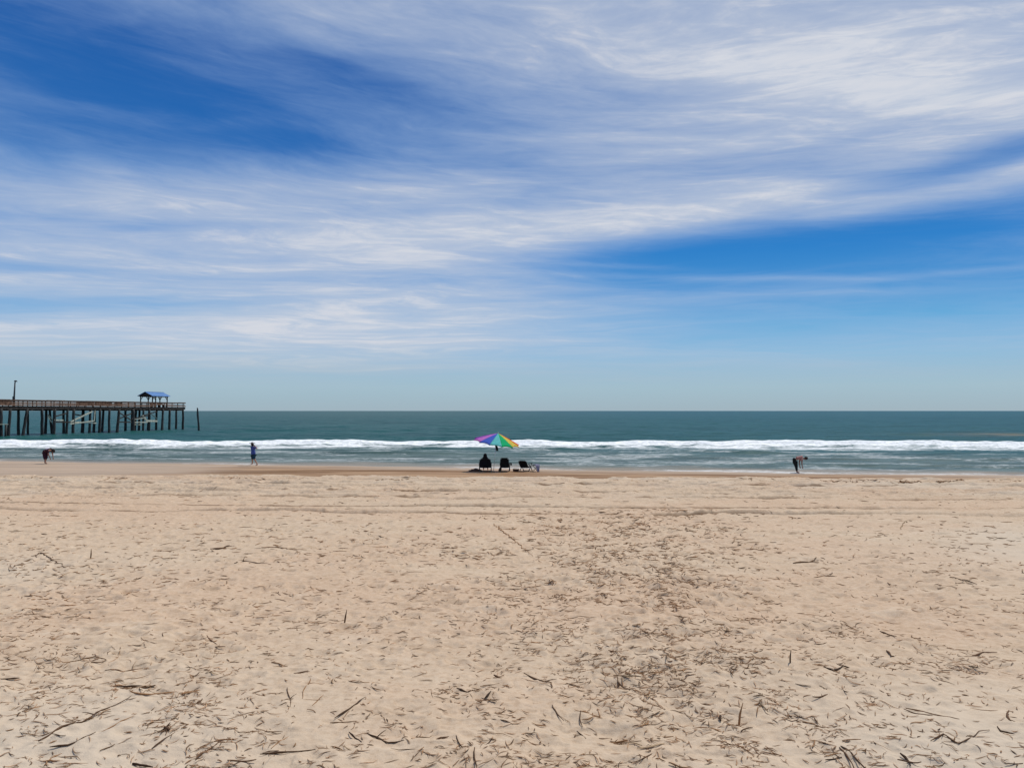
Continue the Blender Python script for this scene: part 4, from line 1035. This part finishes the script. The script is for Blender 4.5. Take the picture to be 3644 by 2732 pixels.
def sample(n, ymin, ymax, power=1.0, thin=1.0):
    out = []
    tot = 0
    while tot < n:
        k = 60000
        # uniform in projected area: y with density ~ 1/y^2..., x inside the fan
        inv_ = rng.uniform(1 / ymax, 1 / ymin, k); y = 1 / inv_; x = rng.uniform(-1, 1, k) * (0.78 * y + 1.2)
        p = np.clip(litter(x, y), 0, 1) ** power * np.clip((y - 2.8) / 6.5, .3, 1)
        cl = np.clip(0.50 + 1.6 * fbm(x / .33, y / .45, 120, 4), 0.10, 1.0)
        keep = rng.uniform(0, 1, k) < p * cl * thin
        q = np.stack([x[keep], y[keep]], 1); out.append(q); tot += len(q)
    return np.concatenate(out)[:n]
ind = sample(236, 4.7, 9.5, 0.8)
ZI = sand_z(ind[:, 0], ind[:, 1])
for i, (x, y) in enumerate(ind):
    me = random.choice(variants)
    o = bpy.data.objects.new('reed_fragment', me); COL.objects.link(o)
    L = random.uniform(.06, .16) * (1.0 if random.random() < .85 else 1.5)
    th = random.uniform(.8, 1.7)
    o.location = (x, y, ZI[i] + .006)
    o.rotation_euler = (random.uniform(-.1, .1), random.uniform(-.10, .10), random.gauss(0, 1.0) + (math.pi if random.random() < .5 else 0))
    o.scale = (L, L * random.uniform(.9, 1.4), max(.09, L * th * .7))
    if x < -1.2: gl, gg = 'short dry reed fragment scattered on the sand in the left foreground', 'loose reed fragments in the left foreground'
    elif x < 2.6: gl, gg = 'short dry reed fragment scattered in the trampled middle foreground', 'loose reed fragments in the middle foreground'
    else: gl, gg = 'short dry reed fragment scattered on the sand in the right foreground', 'loose reed fragments in the right foreground'
    props(o, gl, 'reed', gg)

# the rest: countless flecks, one object
def scatter_mesh(name, P, Lr, rr, mat, orient=1.1):
    n = len(P); K, SD = 4, 4
    z0 = sand_z(P[:, 0], P[:, 1]); ang = rng.normal(0, orient, n) + np.pi * (rng.random(n) < .5)
    L = rng.uniform(Lr[0], Lr[1], n) * np.exp(rng.normal(0, .35, n)); r = rng.uniform(rr[0], rr[1], n)
    sc = np.clip(P[:, 1] / 8.0, 1.0, 2.8); L = L * sc; r = r * sc
    bend = rng.normal(0, .12, n)
    dx, dy = np.cos(ang), np.sin(ang); V = np.zeros((n, K, SD, 3))
    for k in range(K):
        t = k / (K - 1) - .5; off = bend * L * (4 * t * t - .5)
        cx = P[:, 0] + dx * L * t - dy * off; cy = P[:, 1] + dy * L * t + dx * off
        cz = sand_z(cx, cy); cz = np.maximum(cz, 0.5 * (cz + z0)) + r * .75 + np.abs(rng.normal(0, .004, n))
        w = r * (0.35, 1.0, .85, .25)[k]
        for j in range(SD):
            a = 2 * np.pi * j / SD; e = np.cos(a) * w; f = np.sin(a) * w
            V[:, k, j, 0] = cx - dy * e; V[:, k, j, 1] = cy + dx * e; V[:, k, j, 2] = cz + f
    fs = []
    for k in range(K - 1):
        for j in range(SD): fs.append((k * SD + j, k * SD + (j + 1) % SD, (k + 1) * SD + (j + 1) % SD, (k + 1) * SD + j))
    fs += [(3, 2, 1, 0), ((K - 1) * SD, (K - 1) * SD + 1, (K - 1) * SD + 2, (K - 1) * SD + 3)]
    fa = (np.array(fs)[None] + (np.arange(n) * K * SD)[:, None, None]).reshape(-1, 4)
    me = bpy.data.meshes.new(name); co = V.reshape(-1, 3).astype(np.float32)
    me.vertices.add(len(co)); me.vertices.foreach_set('co', co.ravel())
    me.loops.add(fa.size); me.loops.foreach_set('vertex_index', fa.ravel().astype(np.int32))
    me.polygons.add(len(fa)); me.polygons.foreach_set('loop_start', np.arange(0, fa.size, 4, dtype=np.int32)); me.polygons.foreach_set('loop_total', np.full(len(fa), 4, np.int32))
    me.update(calc_edges=True); me.materials.append(mat)
    o = bpy.data.objects.new(name, me); COL.objects.link(o); return o
o = scatter_mesh('reed_litter', sample(13500, 4.6, 38, 0.8), (.025, .10), (.0018, .0042), MRT)
props(o, 'fine dry reed litter strewn thickly over the foreground sand', 'reed litter', kind='stuff')
o = scatter_mesh('dark_litter', sample(1700, 4.6, 22, 1.0), (.03, .09), (.0028, .0056), MR)
props(o, 'dark broken bark and reed bits strewn among the litter', 'wood litter', kind='stuff')

k_ = 900; xx = rng.uniform(-26, 30, k_); yy = 35.6 - .05 * xx + 1.3 * fbm(xx / 5.0, xx * 0 + 2, 130, 3) + rng.normal(0, .22, k_)
kp = fbm(xx / 2.6, xx * 0, 131, 3) + .012 * xx > rng.uniform(-.1, .35, k_)
o = scatter_mesh('wrack_line', np.stack([xx[kp], yy[kp]], 1), (.05, .16), (.003, .008), MR, 1.2)
props(o, 'broken thin line of dark seaweed and reed bits just above the wet sand', 'wrack line', kind='stuff')

# ------------------------------------------------------------------ sky and sun
SUN_EL, SUN_AZ = R(60), R(42)          # azimuth measured from +y towards +x
w = bpy.data.worlds.new('World'); S.world = w; w.use_nodes = True
nt = w.node_tree; nt.nodes.clear(); T = NT(nt)
sky = T.n('ShaderNodeTexSky'); sky.sky_type = 'NISHITA'; sky.sun_disc = False
sky.sun_elevation = SUN_EL; sky.sun_rotation = SUN_AZ; sky.altitude = 0; sky.air_density = 1.0; sky.dust_density = 0.6; sky.ozone_density = 2.0
tc = T.n('ShaderNodeTexCoord').outputs['Generated']
sp = T.n('ShaderNodeSeparateXYZ'); T.link(tc, sp.inputs[0]); dx, dy, dz = sp.outputs
az = T.m('ARCTAN2', dx, dy); el = T.m('ARCSINE', dz)
elc = T.m('MAXIMUM', el, 0.0)
def AE(X_, Y_):   # direction of a spot of the sky from the 2211-wide overview
    v = ray(X_ * 3644 / 2211.0, Y_ * 3644 / 2211.0); return math.atan2(v.x, v.y), math.atan2(v.z, math.hypot(v.x, v.y))
K = 1 / 1668.6
# domain warp
cz = T.m('ADD', T.m('MAXIMUM', dz, 0.0), 0.10)
cmb = T.n('ShaderNodeCombineXYZ'); T.link(T.m('DIVIDE', dx, cz), cmb.inputs[0]); T.link(T.m('DIVIDE', dy, cz), cmb.inputs[1])
PL_ = cmb.outputs[0]
wn = T.noise(T.mapping(PL_, scale=(.5, .8, 1)), 1.0, 3, .5)
warp = T.m('SUBTRACT', wn, 0.5)
azw = T.m('ADD', az, T.m('MULTIPLY', warp, 0.16)); elw = T.m('ADD', el, T.m('MULTIPLY', warp, 0.05))
# (x, y, rx, ry, tilt deg (+ = rises to the right), amount)  -- clear gaps (-) and thick veils (+)
BLOBS = [(360, 275, 480, 60, 2, -.34), (430, 190, 700, 150, 0, -.60), (800, 330, 300, 30, 0, -.12), (250, 250, 400, 18, 3, .14), (300, 120, 420, 16, -4, .14), (560, 60, 300, 20, -8, .12), (80, 240, 380, 120, 0, -.2), (40, 30, 300, 90, -12, -.40), (820, 205, 240, 60, -4, -.30), (640, 100, 260, 22, -16, -.25), (330, 60, 260, 60, -10, -.15),
         (60, 320, 260, 45, 4, -.35), (600, 318, 130, 28, 0, -.30), (700, 40, 300, 40, -10, .1), (190, 380, 90, 40, -30, .18),
         (1740, 535, 560, 62, 3, -1.0), (1380, 560, 330, 34, 6, -.28), (2130, 348, 320, 30, 7, -.85), (2150, 620, 500, 110, 0, -.58), (1750, 385, 160, 16, -6, -.25),
         (1700, 720, 600, 110, 0, -.30), (1450, 640, 380, 40, 0, .12), (160, 655, 360, 18, 2, -.42), (240, 490, 330, 22, 0, -.24), (120, 570, 260, 16, 0, -.2), (750, 620, 300, 22, 2, -.12),
         (1300, 130, 520, 130, -8, .22), (1900, 130, 500, 180, -10, .20), (2150, 230, 260, 60, -14, .30), (1500, 462, 800, 42, 4, .48), (1950, 440, 300, 26, 6, .35), (700, 420, 520, 60, 0, .18),
         (450, 750, 750, 85, 0, .40), (700, 600, 560, 80, 0, .30), (2000, 60, 400, 90, 0, .25), (500, 420, 520, 60, 0, .18), (1050, 600, 260, 60, -4, .18), (1850, 420, 160, 60, 35, .12), (1300, 300, 500, 40, 4, .15), (1450, 190, 250, 30, -8, -.15), (1950, 280, 300, 16, 5, -.15),
         (900, 690, 420, 20, 2, .14), (1500, 600, 330, 8, -3, .40), (1800, 632, 260, 7, -2, .28), (2130, 582, 180, 6, 0, .30), (1350, 575, 200, 7, -4, .28), (1830, 602, 130, 5, -5, .28), (950, 738, 260, 8, 1, .22), (1650, 860, 1600, 55, 0, -.35), (800, 850, 800, 30, 0, -.10)]
cov = None
for bx, by_, rx, ry, tl, am in BLOBS:
    a0, e0 = AE(bx, by_); ct, st = math.cos(R(tl)), math.sin(R(tl))
    da = T.m('SUBTRACT', azw if ry > 12 else az, a0); de = T.m('SUBTRACT', elw if ry > 12 else el, e0)
    u = T.m('MULTIPLY', T.m('MULTIPLY_ADD', da, ct, T.m('MULTIPLY', de, st)), 1 / (rx * K))
    v = T.m('MULTIPLY', T.m('MULTIPLY_ADD', de, ct, T.m('MULTIPLY', da, -st)), 1 / (ry * K))
    q = T.m('MULTIPLY_ADD', u, u, T.m('MULTIPLY', v, v))
    g = T.m('EXPONENT', T.m('MULTIPLY', q, -1.0))
    cov = T.m('MULTIPLY_ADD', g, am, cov if cov is not None else 0.62)
wv = T.n('ShaderNodeVectorMath', operation='MULTIPLY_ADD'); T.link(PL_, wv.inputs[0]); wv.inputs[1].default_value = (1, 1, 1)
c2 = T.n('ShaderNodeCombineXYZ'); T.link(warp, c2.inputs[0]); T.link(T.m('MULTIPLY', warp, .9), c2.inputs[1]); T.link(c2.outputs[0], wv.inputs[2])
PW_ = wv.outputs[0]
s1 = T.noise(T.mapping(PW_, scale=(.42, 1.3, 1), rot=(0, 0, R(6))), 1.0, 6, .6, .2)
Lg = T.m('LOGARITHM', T.m('ADD', elc, 0.12), math.e)
L2 = T.m('MULTIPLY_ADD', T.m('MULTIPLY', az, T.mapr(el, .10, .38)), .17, Lg)
cv = T.n('ShaderNodeCombineXYZ'); T.link(T.m('MULTIPLY_ADD', warp, .30, az), cv.inputs[0]); T.link(T.m('MULTIPLY_ADD', warp, .22, L2), cv.inputs[1])
CV = cv.outputs[0]
w2 = T.noise(T.mapping(CV, scale=(3, 7, 1)), 1.0, 3, .5)
cv2 = T.n('ShaderNodeVectorMath', operation='ADD'); T.link(CV, cv2.inputs[0])
cw = T.n('ShaderNodeCombineXYZ'); T.link(T.m('MULTIPLY', T.m('SUBTRACT', w2, .5), .12), cw.inputs[0]); T.link(T.m('MULTIPLY', T.m('SUBTRACT', w2, .5), .055), cw.inputs[1]); T.link(cw.outputs[0], cv2.inputs[1])
C2 = cv2.outputs[0]
s2 = T.noise(T.mapping(CV, scale=(2.5, 7.6, 1)), 1.0, 6, .60, .3)
s3 = T.noise(T.mapping(C2, scale=(6.5, 23, 1), rot=(0, 0, R(3))), 1.0, 6, .62, .5)
s4 = T.noise(T.mapping(C2, scale=(22, 62, 1), rot=(0, 0, R(-4))), 1.0, 5, .65, .6)
tex = T.m('MULTIPLY', T.m('SUBTRACT', s1, .5), .75)
for sg_, wt_ in ((s2, .95), (s3, .66), (s4, .22)):
    tex = T.m('MULTIPLY_ADD', T.m('SUBTRACT', sg_, .5), wt_, tex)
raw = T.m('MULTIPLY', T.m('ADD', T.m('ADD', cov, tex), 0.33), 1 / 1.50)
dens = T.m('MULTIPLY', T.m('ADD', raw, T.m('SQRT', T.m('MULTIPLY_ADD', raw, raw, 0.012))), 0.5, clamp=True)
dens = T.m('MULTIPLY', dens, T.mapr(el, 0.0, 0.07, 0.15, 1.0))
# clear-air colour by elevation (hazy pale at the horizon, azure, then deep blue), blended over the Nishita sky
rp = T.n('ShaderNodeValToRGB'); T.link(T.m('DIVIDE', elc, 0.7), rp.inputs[0])
STOPS = [(0.0, (.335, .45, .53)), (.03, (.33, .50, .61)), (.07, (.22, .48, .71)), (.11, (.105, .38, .69)), (.15, (.045, .27, .63)), (.20, (.008, .195, .575)),
         (.30, (.012, .135, .45)), (.42, (.004, .095, .375)), (.70, (.004, .07, .30))]
cr = rp.color_ramp
while len(cr.elements) < len(STOPS): cr.elements.new(0.5)
for e_, (p_, c_) in zip(cr.elements, STOPS): e_.position = p_ / 0.7; e_.color = (*c_, 1)
sc10 = T.n('ShaderNodeVectorMath', operation='SCALE'); T.link(rp.outputs[0], sc10.inputs[0]); sc10.inputs['Scale'].default_value = 10.0
hs = T.n('ShaderNodeHueSaturation'); T.link(sky.outputs[0], hs.inputs['Color']); hs.inputs['Saturation'].default_value = 1.3
blue = T.mixc(0.93, hs.outputs[0], sc10.outputs[0])
ccol = T.mixc(T.mapr(dens, .25, .95), (3.5, 4.95, 7.3), (5.3, 5.95, 7.1))
ccol = T.mixc(T.mapr(T.m('ADD', dens, T.m('ADD', T.m('MULTIPLY', T.m('SUBTRACT', s3, .5), .7), T.m('MULTIPLY', T.m('SUBTRACT', s4, .5), .5))), .74, 1.15), ccol, (6.6, 6.85, 7.5))
ccol = T.mixc(T.mapr(el, 0.10, 0.02), ccol, (4.3, 5.2, 5.9))
col = T.mixc(dens, blue, ccol)
bg = T.n('ShaderNodeBackground'); T.link(col, bg.inputs[0]); bg.inputs[1].default_value = 0.10
out = T.n('ShaderNodeOutputWorld'); T.link(bg.outputs[0], out.inputs[0])
w.cycles.sampling_method = 'MANUAL'; w.cycles.sample_map_resolution = 512

sd = bpy.data.lights.new('sun', 'SUN'); sd.energy = 3.6; sd.angle = R(0.53); sd.color = (1, .955, .88)
so = bpy.data.objects.new('sun', sd); COL.objects.link(so)
v = Vector((math.sin(SUN_AZ) * math.cos(SUN_EL), math.cos(SUN_AZ) * math.cos(SUN_EL), math.sin(SUN_EL)))
so.rotation_euler = v.to_track_quat('Z', 'Y').to_euler(); so.location = (20, 10, 40)

S.view_settings.view_transform = 'Standard'; S.view_settings.look = 'None'
S.view_settings.exposure = 0.0; S.view_settings.gamma = 1.0
S.render.engine = 'CYCLES'
